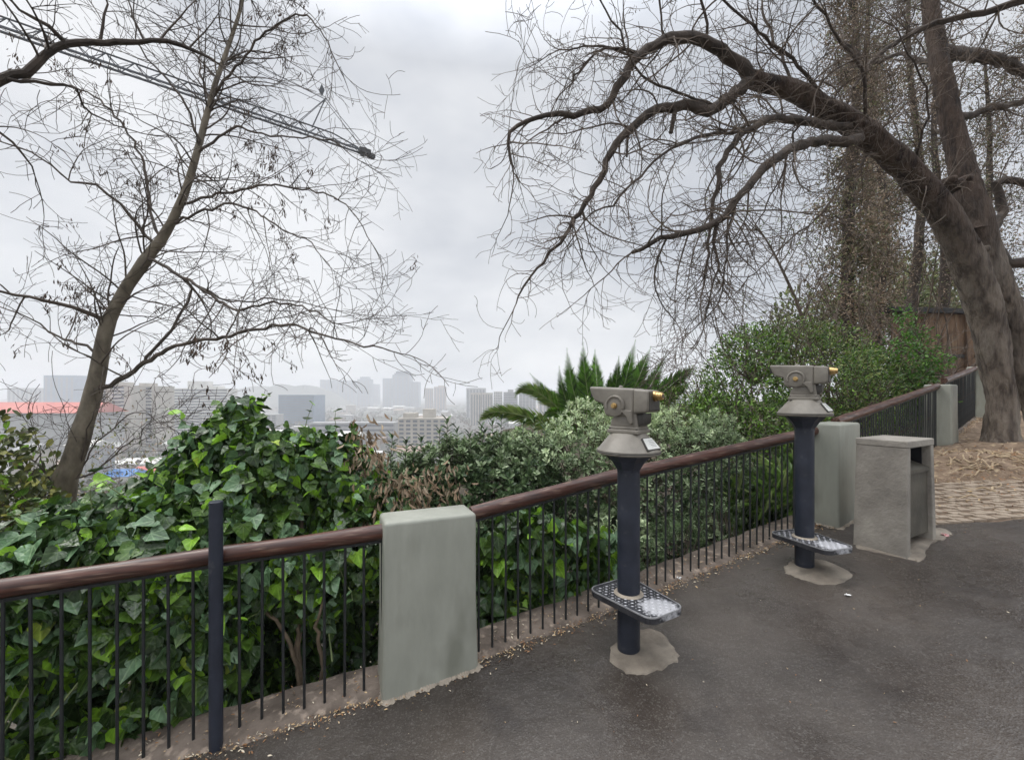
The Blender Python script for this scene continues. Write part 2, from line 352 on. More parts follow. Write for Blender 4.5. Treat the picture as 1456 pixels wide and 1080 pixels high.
xs2 = np.linspace(3.3, 9.2, 120); ys2 = np.linspace(3.84, 5.05, 30); rows2 = [[(a_, b_) for b_ in ys2] for a_ in xs2 if fence_d(np.array([[a_, 5.05]]))[0][0] < 9]
sheet('soil_fill', rows2, M_fill, -.007, .004)

# kerb behind the balusters (concrete, dirty)
M_kerb = pm('kerb_concrete', (.075, .058, .045), (.20, .16, .13), scale=5, rough=.9, bump=.6, bscale=50, spots=((.30, .24, .19), 17, .56, .68))
mb = MB(); prof = [(-.085, -.05), (-.03, .010), (.02, .03), (.20, .04), (.235, .02), (.24, -.6)]
for k in range(len(FP)):
    for (dd, zz) in prof:
        x, y = FP[k] + FN[k] * (dd + .008 * math.sin(k * 1.3)); mb.v.append((x, y, gz(FP[k][0], FP[k][1]) + zz + .006 * math.sin(k * 2.1 + dd * 30)))
n6 = len(prof)
for k in range(len(FP) - 1):
    for j in range(n6 - 1): mb.f.append((k * n6 + j, (k + 1) * n6 + j, (k + 1) * n6 + j + 1, k * n6 + j + 1)); mb.m.append(0)
o = mb.build('kerb', M_kerb, smooth=True); tag(o, kind='structure')

# ================================================================== railings and pillars
M_rail = pm('varnished_wood', (.028, .010, .007), (.10, .036, .022), scale=3, rough=.30, rough2=.48, bump=.35, bscale=5, stretch=(1.2, 14, 14), spec=.6, spots=((.20, .125, .09), 4.5, .56, .70), bdist=.004)
M_bar = pm('black_iron', (.010, .012, .014), (.022, .024, .025), scale=9, rough=.42, rough2=.6, bump=.2, bscale=60, spots=((.07, .035, .02), 6, .62, .7))
M_navy = pm('navy_paint', (.013, .017, .028), (.026, .031, .048), scale=7, rough=.38, rough2=.6, bump=.35, bscale=70, bdist=.004, detail=9, spots=((.06, .062, .07), 11, .62, .72))
M_paint = pm('sage_paint', (.275, .282, .238), (.345, .35, .30), scale=3.2, rough=.42, rough2=.62, bump=.35, bscale=16, stretch=(1.6, 1.6, .6), detail=9, spots=((.215, .22, .18), 2.6, .54, .72), bdist=.006)
M_cem = pm('cement', (.22, .19, .15), (.36, .31, .25), scale=8, rough=.9, bump=.6, bscale=50)

def pillar(corner, tdir, l, dpt, h, label, post_z=None):
    t = Vector((tdir[0], tdir[1])).normalized(); a = math.atan2(t.y, t.x)
    cx, cy = corner; root = empty('pillar', (cx, cy, gz(cx, cy)), a, label, 'pillar', 'painted masonry pillars of the railing')
    zt = h; mb = MB()
    s0, s1 = .014, 0
    b0 = -.15
    def ring(ex, z): return [(-ex, -ex, z), (l + ex, -ex, z), (l + ex, dpt + ex, z), (-ex, dpt + ex, z)]
    vs = ring(.012, b0) + ring(.008, .12) + ring(0, .5) + ring(.0, zt)
    fs = [(3, 2, 1, 0), (12, 13, 14, 15)] + [(i * 4 + j, i * 4 + (j + 1) % 4, i * 4 + 4 + (j + 1) % 4, i * 4 + 4 + j) for i in range(3) for j in range(4)]
    mb.add(vs, fs); o = mb.build('shaft', M_paint, root, smooth=True, bevel=.022, seg=4)
    # cement smear at the foot
    m2 = MB(); vs = []; nn = 200; per = 2 * (l + dpt)
    for ring_i in range(2):
        for k in range(nn):
            sarc = per * k / nn
            if sarc < l: x, y, ox, oy = sarc, 0, 0, -1
            elif sarc < l + dpt: x, y, ox, oy = l, sarc - l, 1, 0
            elif sarc < 2 * l + dpt: x, y, ox, oy = l - (sarc - l - dpt), dpt, 0, 1
            else: x, y, ox, oy = 0, dpt - (sarc - 2 * l - dpt), -1, 0
            e = .006 if ring_i else .026 + .009 * math.sin(k * .47) + .006 * math.sin(k * 1.3) + .003 * math.sin(k * 3.1)
            X = x + ox * e; Yy = y + oy * e
            wx = cx + X * t.x - Yy * t.y; wy = cy + X * t.y + Yy * t.x
            vs.append((X, Yy, gz(wx, wy) - gz(cx, cy) + (.02 + .006 * math.sin(k * 3) if ring_i else .002)))
    m2.add(vs, [(k, (k + 1) % nn, nn + (k + 1) % nn, nn + k) for k in range(nn)]); m2.build('cement_skirt', M_cem, root, smooth=True)
    return root
P1 = pillar((-.68, 2.316), (.477, .201), .518, .24, 1.063 - gz(-.68, 2.316), 'sage green painted pillar nearest the camera, between two lengths of handrail')
P2 = pillar((2.97, 3.96), (.84, .54), .48, .26, 1.475 - gz(2.97, 3.96), 'sage green pillar standing between the farther viewer and the concrete litter bin')
P3 = pillar((6.33, 6.28), (.80, .60), .5, .30, 1.89 - gz(6.33, 6.28), 'sage green pillar behind the litter bin, on the slope below the leaning tree')
P4 = pillar((8.92, 8.15), (.80, .60), .5, .30, 2.27 - gz(8.92, 8.15), 'farthest sage green pillar, half hidden behind the leaning tree trunk')

def railing(a, b, za, zb, label, spacing, posts=(), extra=0.0, mid=None):
    """a, b: xy ends; za, zb: handrail centre heights; optional mid points [(x, y, z)]"""
    t = Vector((b[0] - a[0], b[1] - a[1])); ang = math.atan2(t.y, t.x); Lh = t.length
    root = empty('railing', (a[0], a[1], gz(*a)), ang, label, 'railing', 'handrails along the path')
    z0 = gz(*a); inv = Matrix.Rotation(-ang, 3, 'Z')
    def loc(x, y, z): v = inv @ Vector((x - a[0], y - a[1], z - z0)); return v
    pts = [loc(a[0], a[1], za)] + [loc(*m) for m in (mid or [])] + [loc(b[0], b[1], zb)]
    def samp(s):   # by local x
        for p_, q_ in zip(pts[:-1], pts[1:]):
            if s <= q_.x or q_ is pts[-1]:
                k = (s - p_.x) / (q_.x - p_.x); return p_ + (q_ - p_) * k
    mb = MB(); ns = max(8, int(Lh / .12)); rl = random.Random(int(Lh * 100))
    mb.tube([samp(Lh * i / ns) + Vector((0, 0, .0015 * math.sin(i * 1.1))) for i in range(ns + 1)], [.042 + .0012 * math.sin(i * .9) for i in range(ns + 1)], 20)
    mb.build('handrail', M_rail, root, smooth=True)
    mb = MB(); mb.tube([samp(Lh * i / ns) - Vector((0, 0, .050)) for i in range(ns + 1)], .011, 4); mb.build('flat_bar', M_bar, root)
    n = int(Lh / spacing); proto = None
    for i in range(n):
        s = spacing * (i + .55); p = samp(s); wx = a[0] + math.cos(ang) * p.x - math.sin(ang) * p.y; wy = a[1] + math.sin(ang) * p.x + math.cos(ang) * p.y
        g = gz(wx, wy) - z0 - .01; h = p.z - .045 - g
        if proto is None:
            m_ = MB(); m_.tube([(0, 0, 0), (0, 0, 1)], .0072, 8); proto = m_.build('baluster', M_bar, root, smooth=True); c = proto
        else:
            c = proto.copy(); COL.objects.link(c); c.parent = root
        c.location = (p.x, p.y, g); c.scale = (1, 1, h); c.rotation_euler = (rl.uniform(-.006, .006), rl.uniform(-.006, .006), 0)
    for (wx, wy, top) in posts:
        p = loc(wx, wy, 0); g = gz(wx, wy) - z0
        m_ = MB(); m_.lathe([(.030, g - .05), (.030, top - z0 - .003), (.027, top - z0)], 24, c=(p.x, p.y, 0)); m_.build('post', M_navy, root, smooth=True)
    return root
railing((-4.2, 1.12), (-.66, 2.43), .80, .992, 'handrail with black balusters and a round navy post, on the left before the nearest pillar', .099,
        posts=((-1.438 , 2.118 - .0, 1.75 - .52),), mid=[(-2.9, 1.62, .872), (-1.5, 2.165, .945)])
railing((-.245, 2.615), (2.88, 4.14), 1.035, 1.405, 'long handrail with black balusters running behind the two viewers', .088, mid=[(.65, 3.03, 1.168), (1.94, 3.66, 1.304)])
railing((3.22, 4.34), (6.26, 6.42), 1.475, 1.865, 'sloping handrail rising behind the concrete litter bin', .085)
railing((6.64, 6.70), (8.85, 8.33), 1.955, 2.235, 'short weathered handrail beside the leaning tree, uphill of the third pillar', .085)

# ================================================================== coin viewers
M_head = pm('bronze_grey_cast', (.170, .153, .128), (.235, .214, .180), scale=9, rough=.42, rough2=.55, bump=.3, bscale=120, bdist=.002, spots=((.10, .088, .07), 5, .55, .75))
M_head2 = pm('dark_cast_and_shade', (.035, .032, .028), (.06, .055, .048), scale=9, rough=.5, bump=.2, bscale=100)
M_brass = pm('brass', (.46, .30, .12), (.60, .42, .19), scale=20, rough=.28, metal=.9)
M_plate = pm('notice_plate', (.62, .62, .58), (.74, .74, .70), scale=12, rough=.45)
M_ink = pm('ink', (.25, .25, .27), (.35, .35, .36), scale=30, rough=.6)
M_tread = pm('tread_paint', (.018, .018, .024), (.06, .06, .066), scale=9, rough=.35, rough2=.5, bump=.2, bscale=80)
M_lug = pm('worn_steel', (.34, .34, .36), (.58, .58, .60), scale=14, rough=.33, metal=.6)
def worn():
    m = pm('worn_tread_plate', (.015, .015, .020), (.045, .045, .05), scale=16, rough=.36, rough2=.5, bump=.3, bscale=120)
    n = m.node_tree.nodes; l = m.node_tree.links; b = n['Principled BSDF']; src = b.inputs['Base Color'].links[0].from_socket
    t = n.new('ShaderNodeTexCoord'); vm = n.new('ShaderNodeVectorMath'); vm.operation = 'DISTANCE'; vm.inputs[1].default_value = (.21, .02, 0); l.new(t.outputs['Object'], vm.inputs[0])
    no = n.new('ShaderNodeTexNoise'); no.inputs['Scale'].default_value = 40; no.inputs['Detail'].default_value = 6; l.new(t.outputs['Object'], no.inputs['Vector'])
    mr_ = n.new('ShaderNodeMapRange'); mr_.inputs['From Min'].default_value = .15; mr_.inputs['From Max'].default_value = .04; l.new(vm.outputs['Value'], mr_.inputs['Value'])
    ad = n.new('ShaderNodeMath'); ad.operation = 'ADD'; l.new(mr_.outputs[0], ad.inputs[0]); l.new(no.outputs['Fac'], ad.inputs[1])
    m2 = n.new('ShaderNodeMapRange'); m2.inputs['From Min'].default_value = .82; m2.inputs['From Max'].default_value = 1.1; l.new(ad.outputs[0], m2.inputs['Value'])
    mm = n.new('ShaderNodeMix'); mm.data_type = 'RGBA'; l.new(m2.outputs[0], mm.inputs[0]); l.new(src, mm.inputs[6]); mm.inputs[7].default_value = (.42, .42, .44, 1); l.new(mm.outputs[2], b.inputs['Base Color'])
    return m
M_worn = worn()
def rounded(poly, r, n=6):
    out = []; k = len(poly)
    for i in range(k):
        p = Vector(poly[i]); a = (Vector(poly[i - 1]) - p).normalized(); b = (Vector(poly[(i + 1) % k]) - p).normalized()
        half = a.angle(b) / 2; d_ = r / math.tan(half); c = p + (a + b).normalized() * (r / math.sin(half)); s = p + a * d_ - c; e = p + b * d_ - c
        a0 = math.atan2(s.y, s.x); a1 = math.atan2(e.y, e.x); da = (a1 - a0 + math.pi) % (2 * math.pi) - math.pi
        for j in range(n + 1): an = a0 + da * j / n; out.append((c.x + r * math.cos(an), c.y + r * math.sin(an)))
    return out
def viewer(x, y, plate_h, plate_ang, label):
    ang = math.atan2(.66, -.75); root = empty('coin_viewer', (x, y, gz(x, y)), ang, label, 'tower viewer', 'coin-operated viewers on the lookout')
    mb = MB(); mb.lathe([(.065, -.05), (.065, 1.04), (.064, 1.06)], 40); mb.build('column', M_navy, root, smooth=True)
    # eight-sided flared collar
    mb = MB(); prof = [(.068, 1.05), (.070, 1.068), (.100, 1.115), (.138, 1.150), (.138, 1.158)]
    mb.lathe(prof, 8); mb.build('collar', M_navy, root)
    # skirt
    mb = MB(); mb.lathe([(.150, 1.158), (.178, 1.160), (.184, 1.166), (.183, 1.184), (.176, 1.190), (.112, 1.268), (.100, 1.282), (.06, 1.284)], 48); mb.build('skirt', M_head, root, smooth=True)
    # notice on the skirt (on the rear / user's side)
    pa = R(172)
    slope = math.atan2(1.268 - 1.190, .176 - .112)
    Mx = Matrix.Rotation(pa, 3, 'Z') @ Matrix.Rotation(slope, 3, 'Y')
    c = Matrix.Rotation(pa, 3, 'Z') @ Vector((.146, 0, 1.229))
    def trap(mb, hb, ht, hl, z0_, z1_):
        vs = [tuple(c + Mx @ Vector(v)) for v in ((-hl, -ht, z0_), (hl, -hb, z0_), (hl, hb, z0_), (-hl, ht, z0_), (-hl, -ht, z1_), (hl, -hb, z1_), (hl, hb, z1_), (-hl, ht, z1_))]
        mb.add(vs, [(3, 2, 1, 0), (4, 5, 6, 7), (0, 1, 5, 4), (1, 2, 6, 5), (2, 3, 7, 6), (3, 0, 4, 7)])
    mb = MB(); trap(mb, .066, .048, .042, -.02, .0005); fr = mb.build('notice_frame', M_head2, root, bevel=.002)
    mb = MB(); trap(mb, .060, .043, .036, -.001, .0022)
    pl = mb.build('notice', M_plate, root)
    mb = MB(); r2 = random.Random(4)
    for k in range(5):
        hl = r2.uniform(.03, .05); mb.box(c + Mx @ Vector((-.02 + k * .010, .040 - hl * .75, .0026)), (.0012, hl * .7, .0004), M=Mx)
    mb.build('small_print', M_ink, pl)
    # neck and yoke
    mb = MB(); mb.box((0, 0, 1.293), (.098, .082, .012)); mb.box((0, 0, 1.313), (.090, .074, .009)); mb.build('neck_flange', M_head, root, smooth=True, bevel=.006, seg=3)
    mb = MB(); mb.prism([(-.088, 1.318), (.088, 1.318), (.080, 1.352), (.050, 1.40), (.050, 1.44), (-.055, 1.44), (-.078, 1.40), (-.085, 1.345)], -.068, .068, 'y'); mb.build('yoke', M_head, root, smooth=True, bevel=.008, seg=3)
    # body
    mb = MB(); mb.prism([(.225, 1.556), (.220, 1.534), (.190, 1.468), (.130, 1.450), (.122, 1.392), (.10, 1.378), (-.055, 1.378), (-.070, 1.40), (-.070, 1.541)], -.078, .078, 'y')
    mb.build('housing', M_head, root, smooth=True, bevel=.014, seg=4)
    mb = MB(); mb.prism([(-.068, 1.538), (-.150, 1.532), (-.157, 1.522), (-.157, 1.425), (-.145, 1.405), (-.068, 1.400)], -.083, .083, 'y')
    mb.build('eyepiece_box', M_head, root, smooth=True, bevel=.016, seg=4)
    mb = MB(); mb.prism([(-.1555, 1.524), (-.1600, 1.518), (-.1600, 1.420), (-.1555, 1.414)], -.070, .070, 'y'); mb.build('rear_shade_panel', M_head2, root)  # dark panel over the end face, its colour standing in for shade
    mb = MB(); mb.box((.213, 0, 1.512), (.012, .05, .018)); mb.build('front_lens', M_head2, root)
    mb = MB()
    for i in range(1):
        mb.tube([(-.155, 0, 1.498), (-.172, 0, 1.498), (-.173, 0, 1.498), (-.186, 0, 1.498), (-.187, 0, 1.498), (-.201, 0, 1.498), (-.202, 0, 1.498), (-.208, 0, 1.498)],
                [.030, .030, .026, .026, .023, .023, .019, .019], 24)
    ep = mb.build('eyepiece', M_brass, root, smooth=True)
    mb = MB(); mb.tube([(-.2075, 0, 1.498), (-.2095, 0, 1.498)], .011, 16); mb.build('eye_lens', M_head2, ep)
    mb = MB(); mb.tube([(.05, 0, 1.55), (.05, 0, 1.562)], [.014, .008], 12); mb.build('sight', M_head, root, smooth=True)
    for sgn in (-1, 1):
        mb = MB(); a0 = [(R(-20 + i * 220 / 22)) for i in range(23)]
        mb.tube([(.045, sgn * .072, 1.442), (.045, sgn * .089, 1.442)], [.062, .062], 36); mb.build('pivot_disc', M_head, root, smooth=True, bevel=.003)
        mb = MB(); mb.tube([(.045 + .054 * math.cos(q_), sgn * .089, 1.442 + .054 * math.sin(q_)) for q_ in a0], .007, 8)
        for i in range(0, 23, 1):
            q_ = a0[i]; mb.tube([(.045 + .040 * math.cos(q_), sgn * .0893, 1.442 + .040 * math.sin(q_)), (.045 + .046 * math.cos(q_), sgn * .0893, 1.442 + .046 * math.sin(q_))], .0016, 5)
        mb.build('pivot_scale', M_head, root, smooth=True)
        mb = MB(); mb.tube([(.045, sgn * .088, 1.442), (.045, sgn * .099, 1.442), (.045, sgn * .1, 1.442), (.045, sgn * .112, 1.442)], [.017, .017, .012, .012], 18); mb.build('pivot_knob', M_brass, root, smooth=True)
        mb = MB(); mb.prism([(-.03, 1.378), (.005, 1.412), (.0, 1.420), (-.06, 1.416), (-.066, 1.345), (-.05, 1.335)], sgn * .079 - .012, sgn * .079 + .012, 'y'); mb.build('side_lug', M_head, root, bevel=.004)
    mb = MB(); mb.prism([(-.055, 1.39), (-.12, 1.40), (-.115, 1.34), (-.088, 1.325), (-.05, 1.325)], -.055, .055, 'y'); mb.build('coin_box', M_head2, root, smooth=True, bevel=.006)
    for bx_, by_ in ((.07, .055), (.07, -.055), (-.07, .055), (-.07, -.055)):
        mb = MB(); mb.tube([(bx_ * 1.2, by_ * 1.3, 1.300), (bx_ * 1.2, by_ * 1.3, 1.312)], .007, 6); mb.build('bolt', M_head2, root)
    mb = MB(); mb.lathe([(.1845, 1.172), (.1860, 1.175), (.1845, 1.178)], 48); mb.build('rim_seam', M_head2, root, smooth=True)
    # step plate, its own heading
    st = bpy.data.objects.new('step_plate', None)
    poly = rounded([(-.17, .175), (-.17, -.175), (.29, -.135), (.29, .135)], .06)
    mb = MB(); mb.prism(poly, -.034, 0.0); st = mb.build('step_plate', [M_worn], root, bevel=.003)
    st.location = (0, 0, plate_h); st.rotation_euler = (0, 0, plate_ang - ang)
    mb = MB(); k = len(poly); inner = rounded([(-.163, .168), (-.163, -.168), (.283, -.128), (.283, .128)], .055)
    k2 = len(inner); vs = [(a_, b_, .0045) for a_, b_ in poly] + [(a_, b_, .0045) for a_, b_ in inner] + [(a_, b_, -.002) for a_, b_ in poly]
    mb.add(vs, [(i, (i + 1) % k, k + (i + 1) % k, k + i) for i in range(k)] + [(i, (i + 1) % k, 2 * k + (i + 1) % k, 2 * k + i) for i in range(k)]); mb.build('worn_edge', M_lug, st)
    mb = MB(); s = .026
    for ix in range(-7, 12):
        for iy in range(-7, 8):
            X = ix * s; Yy = iy * s; lim = .16 - (X + .17) * .087
            if abs(Yy) > lim - .006 or X < -.152 or X > .272 or math.hypot(X, Yy) < .085: continue
            an = R(45) if (ix + iy) % 2 else R(-45); c_, s_ = math.cos(an), math.sin(an); a_, b_ = .011, .0032
            vs = [(X + a_ * c_, Yy + a_ * s_, .0005), (X - b_ * s_, Yy + b_ * c_, .0005), (X - a_ * c_, Yy - a_ * s_, .0005), (X + b_ * s_, Yy - b_ * c_, .0005), (X + a_ * .5 * c_, Yy + a_ * .5 * s_, .0032), (X - a_ * .5 * c_, Yy - a_ * .5 * s_, .0032)]
            mb.add(vs, [(0, 1, 5, 4), (1, 2, 5), (2, 3, 5), (3, 0, 4, 5)][:1] + [(0, 1, 4), (1, 2, 5), (1, 5, 4), (2, 3, 5), (3, 0, 4), (3, 4, 5)])
    mb.build('tread_pattern', M_lug, st)
    mb = MB(); mb.lathe([(.086, 0.0), (.080, .006), (.066, .009)], 36); mb.build('weld_ring', M_cem, st, smooth=True)
    # bracket under the plate
    mb = MB(); mb.box((.04, 0, -.055), (.09, .045, .02)); mb.build('plate_bracket', M_navy, st, bevel=.004)
    return root
V1 = viewer(.69, 2.58, .335, math.atan2(-.86, .51), 'grey coin viewer on a navy column with worn step plate, nearer to the camera')
V2 = viewer(2.26, 3.37, .225, math.atan2(-.96, .27), 'grey coin viewer on a navy column beside the second pillar, farther along the railing')
M_patch = pm('patch_concrete', (.15, .125, .10), (.27, .235, .19), scale=6, rough=.9, bump=.5, bscale=70, spots=((.15, .13, .105), 9, .55, .7))
def patch(pix, name='concrete_patch'):
    pts = []
    for (px, py) in pix:
        k = (py - HY) / F; r_ = (px - HX) / F; Y = 1.75 / (k + .081 * r_ + .0713); pts.append((r_ * Y, Y))
    n = len(pts); fine = []
    for i in range(n):
        p0, p1, p2, p3 = [Vector(pts[(i + j - 1) % n]) for j in range(4)]
        for k in range(6):
            t = k / 6; v = .5 * ((2 * p1) + (p2 - p0) * t + (2 * p0 - 5 * p1 + 4 * p2 - p3) * t * t + (3 * p1 - p0 - 3 * p2 + p3) * t ** 3)
            fine.append(v + Vector((rng.uniform(-.011, .011), rng.uniform(-.011, .011))))
    c = sum(fine, Vector((0, 0))) / len(fine); m = len(fine); vs = [(c.x, c.y, gz(c.x, c.y) + .012)]
    for s, zz in ((.6, .012), (.95, .008), (1, -.004)):
        for v in fine: q_ = c + (v - c) * s; vs.append((q_.x, q_.y, gz(q_.x, q_.y) + zz))
    fs = [(0, 1 + i, 1 + (i + 1) % m) for i in range(m)]
    for b in range(2): fs += [(1 + b * m + i, 1 + b * m + m + i, 1 + b * m + m + (i + 1) % m, 1 + b * m + (i + 1) % m) for i in range(m)]
    mb = MB(); mb.add(vs, fs); o = mb.build(name, M_patch, smooth=True); tag(o, kind='structure'); return o
patch([(866, 934), (878, 908), (905, 896), (935, 897), (964, 925), (958, 943), (925, 958), (892, 958)])
patch([(1114, 806), (1128, 797), (1155, 793), (1208, 812), (1205, 826), (1178, 832), (1140, 824), (1118, 815)])
patch([(1216, 778), (1232, 768), (1300, 755), (1335, 750), (1353, 757), (1345, 766), (1322, 774), (1313, 797), (1290, 795), (1250, 786)], 'concrete_base')

# ================================================================== litter bin
M_binc = pm('weathered_concrete', (.21, .19, .165), (.36, .33, .285), scale=3.2, rough=.85, rough2=.95, bump=.55, bscale=45, spots=((.10, .085, .07), 2.0, .58, .74))
M_binp = pm('bin_door_metal', (.06, .055, .042), (.11, .10, .078), scale=5, rough=.55, bump=.2, bscale=30)
M_dark = pm('slot_shade', (.010, .010, .014), (.02, .02, .025), scale=5, rough=.6)
uu = Vector((.87, .49)).normalized(); ba = math.atan2(uu.y, uu.x); bx, by = 3.06, 3.37
bz = gz(3.1, 3.35); root = empty('litter_bin', (bx, by, bz), ba, 'weathered concrete litter bin with a slot opening on its path side', 'litter bin')
Wd, Dp, Ht = .50, .34, .895   # local x along path side (0..Wd), y depth (0..Dp)
def tap(x, y, z):  # legs splay towards the foot
    k = (Ht - z) / Ht; return (x + (x - Wd / 2) / (Wd / 2) * .036 * k, y + (y - Dp / 2) / (Dp / 2) * .008 * k, z)
def hexa(mb, x0, x1, y0, y1, z0, z1, n=6):
    vs = []
    for i in range(n + 1):
        z = z0 + (z1 - z0) * i / n; vs += [tap(x0, y0, z), tap(x1, y0, z), tap(x1, y1, z), tap(x0, y1, z)]
    fs = [(3, 2, 1, 0), tuple(n * 4 + j for j in range(4))] + [(i * 4 + j, i * 4 + (j + 1) % 4, i * 4 + 4 + (j + 1) % 4, i * 4 + 4 + j) for i in range(n) for j in range(4)]
    mb.add(vs, fs)
mb = MB(); hexa(mb, 0, .055, 0, Dp, -.06, Ht - .055); mb.build('side_wall', M_binc, root, bevel=.008, seg=3)
mb = MB(); hexa(mb, Wd - .055, Wd, 0, Dp, -.06, Ht - .055); mb.build('side_wall', M_binc, root, bevel=.008, seg=3)
mb = MB(); hexa(mb, .0545, Wd - .0545, Dp - .05, Dp - .003, -.06, Ht - .055); mb.build('back_wall', M_binc, root)
mb = MB(); hexa(mb, -.004, Wd + .004, -.004, Dp + .004, Ht - .058, Ht + .0, 1); mb.build('top_slab', M_binc, root, bevel=.010, seg=3)
mb = MB(); hexa(mb, .056, Wd - .056, .03, .055, .12, Ht - .24); dr = mb.build('door', M_binp, root, bevel=.003)
mb = MB(); mb.v += [tap(a_, b_, c_) for a_, b_, c_ in ((.057, .012, Ht - .265), (Wd - .057, .012, Ht - .265), (Wd - .057, .15, Ht - .20), (.057, .15, Ht - .20), (.057, .012, Ht - .235), (Wd - .057, .012, Ht - .235), (Wd - .057, .15, Ht - .185), (.057, .15, Ht - .185))]
mb.f += [(3, 2, 1, 0), (4, 5, 6, 7), (0, 1, 5, 4), (1, 2, 6, 5), (2, 3, 7, 6), (3, 0, 4, 7)]; mb.m += [0] * 6; mb.build('chute', M_binp, root)
mb = MB(); hexa(mb, .056, Wd - .056, .19, .27, .03, Ht - .062); hexa(mb, .0555, .0615, .06, .19, Ht - .30, Ht - .062, 1); hexa(mb, Wd - .0615, Wd - .0555, .06, .19, Ht - .30, Ht - .062, 1); mb.build('slot_shade_lining', M_dark, root)  # added near-black lining; the shade inside the slot is put into its colour
mb = MB(); hexa(mb, .056, Wd - .056, .01, .20, -.03, .018, 1); mb.build('floor_slab', M_binc, root)

# ================================================================== rubbish
M_paper = pm('paper', (.6, .6, .58), (.75, .74, .72), scale=20, rough=.8)
def scrap(px, py, s, label, mat_, cat='litter'):
    k = (py - HY) / F; r_ = (px - HX) / F; Y = 1.75 / (k + .081 * r_ + .0713); x = r_ * Y
    mb = MB(); r2 = random.Random(int(px)); vs = []; n = 5
    for i in range(n):
        for j in range(n): vs.append((i / 4 * s - s / 2 + r2.uniform(-.1, .1) * s, j / 4 * s - s / 2 + r2.uniform(-.1, .1) * s, r2.uniform(0, .45) * s + .004))
    mb.add(vs, [(i * n + j, i * n + j + 1, i * n + n + j + 1, i * n + n + j) for i in range(n - 1) for j in range(n - 1)])
    o = mb.build('paper_scrap', mat_, smooth=True); o.location = (x, Y, gz(x, Y)); o.rotation_euler = (0, 0, r2.uniform(0, 3)); tag(o, label, cat); return o
scrap(965, 823, .035, 'crumpled white paper scrap at the foot of the balusters behind the nearer viewer', M_paper)
M_red = pm('red_foil', (.4, .04, .04), (.7, .6, .58), scale=40, rough=.4)
scrap(1343, 762, .05, 'crumpled red and white wrapper beside the litter bin foot', M_red)
scrap(1205, 847, .03, 'tiny white scrap lying on the asphalt below the farther viewer', M_paper)

def litter(name, n, pos_fn, cols, smin, smax, seed, label=None):
    r = np.random.RandomState(seed); P = pos_fn(r, n); n = len(P); a = r.rand(n) * 6.28
    tip = np.c_[np.cos(a), np.sin(a), r.randn(n) * .25]; nm = np.c_[r.randn(n) * .4, r.randn(n) * .4, np.ones(n)]
    o = leaves(name, LANCE, P, tip, nm, r.uniform(smin, smax, n), cols, r.randint(0, len(cols), n), fold=.3, curl=.2, wid=r.uniform(.5, .9)); tag(o, label, kind='stuff'); return o
M_l1 = pm('straw', (.42, .29, .15), (.60, .44, .25), scale=30, rough=.85); M_l2 = pm('brown_leaf', (.20, .10, .045), (.32, .17, .08), scale=30, rough=.8); M_l3 = pm('pale_chip', (.55, .47, .34), (.7, .62, .48), scale=30, rough=.8)
def along(r, n):
    i = r.randint(0, len(FP), n); dd = -.045 + r.randn(n) * .026 + (r.rand(n) < .16) * r.rand(n) * .22
    p = FP[i] + FN[i] * dd[:, None] + r.randn(n, 2) * .04; z = plane(p[:, 0], p[:, 1]) + np.where(dd > .0, .042, .006) + r.rand(n) * .006; return np.c_[p, z]
litter('leaf_litter', 13000, along, [M_l1, M_l2, M_l2, M_l1, M_l3], .006, .024, 1, 'straw-coloured leaf litter along the foot of the balusters')
def sparse(r, n):
    p = np.c_[r.uniform(-2, 5, n), r.uniform(.6, 4, n)]; d_, _ = fence_d(np.c_[p, p[:, 0]]); p = p[d_ < -.12]; return np.c_[p, plane(p[:, 0], p[:, 1]) + .004]
litter('leaf_litter', 520, sparse, [M_l3, M_l2, M_l1], .004, .016, 2, 'scattered tiny leaf bits on the asphalt')
def moundp(r, n):
    p = np.c_[5.6 + r.randn(n) * 1.0, 5.3 + r.randn(n) * .55]; q_ = r.rand(n) < .3; p[q_] = np.c_[r.uniform(3.9, 8, q_.sum()), r.uniform(4.0, 5.2, q_.sum())]
    d_, _ = fence_d(np.c_[p, p[:, 0]]); p = p[(d_ < -.05) & (p[:, 1] > 3.95)]; P = np.c_[p, p[:, 0] * 0]
    md_ = np.exp(-(((p[:, 0] - 5.55) / .75) ** 2 + ((p[:, 1] - 5.3) / .42) ** 2)); md2_ = np.exp(-(((p[:, 0] - 6.9) / 1.0) ** 2 + ((p[:, 1] - 6.0) / .5) ** 2))
    P[:, 2] = plane(p[:, 0], p[:, 1]) + md_ * .21 + md2_ * .12 + .01 + r.rand(len(p)) * .02; return P
litter('garden_debris', 1500, moundp, [M_l1, M_l2, M_l2, M_dirt], .012, .055, 3, 'brown twigs and dry debris heaped in front of the tree')
M_root = pm('root', (.30, .22, .14), (.46, .36, .24), scale=12, rough=.9, bump=.4)
mb = MB(); r2 = random.Random(8)
for i in range(55):
    x = 5.5 + r2.gauss(0, .7); y = 5.25 + r2.gauss(0, .3); a = r2.uniform(-.6, .6) + (3.14 if r2.random() < .5 else 0); pts = []
    for k in range(6):
        md_ = math.exp(-(((x - 5.55) / .75) ** 2 + ((y - 5.3) / .42) ** 2)); md2_ = math.exp(-(((x - 6.9)) ** 2 + ((y - 6.0) / .5) ** 2))
        pts.append((x, y, gz(x, y) + md_ * .21 + md2_ * .12 + .01 + .02 * math.sin(k * 2 + i))); a += r2.gauss(0, .5); x += .06 * math.cos(a); y += .06 * math.sin(a)
    mb.tube(pts, [.009, .010, .010, .008, .006, .003], 5)
o = mb.build('root_tangle', M_root, smooth=True); tag(o, 'tangle of dead roots on the dirt mound in front of the tree', kind='stuff')
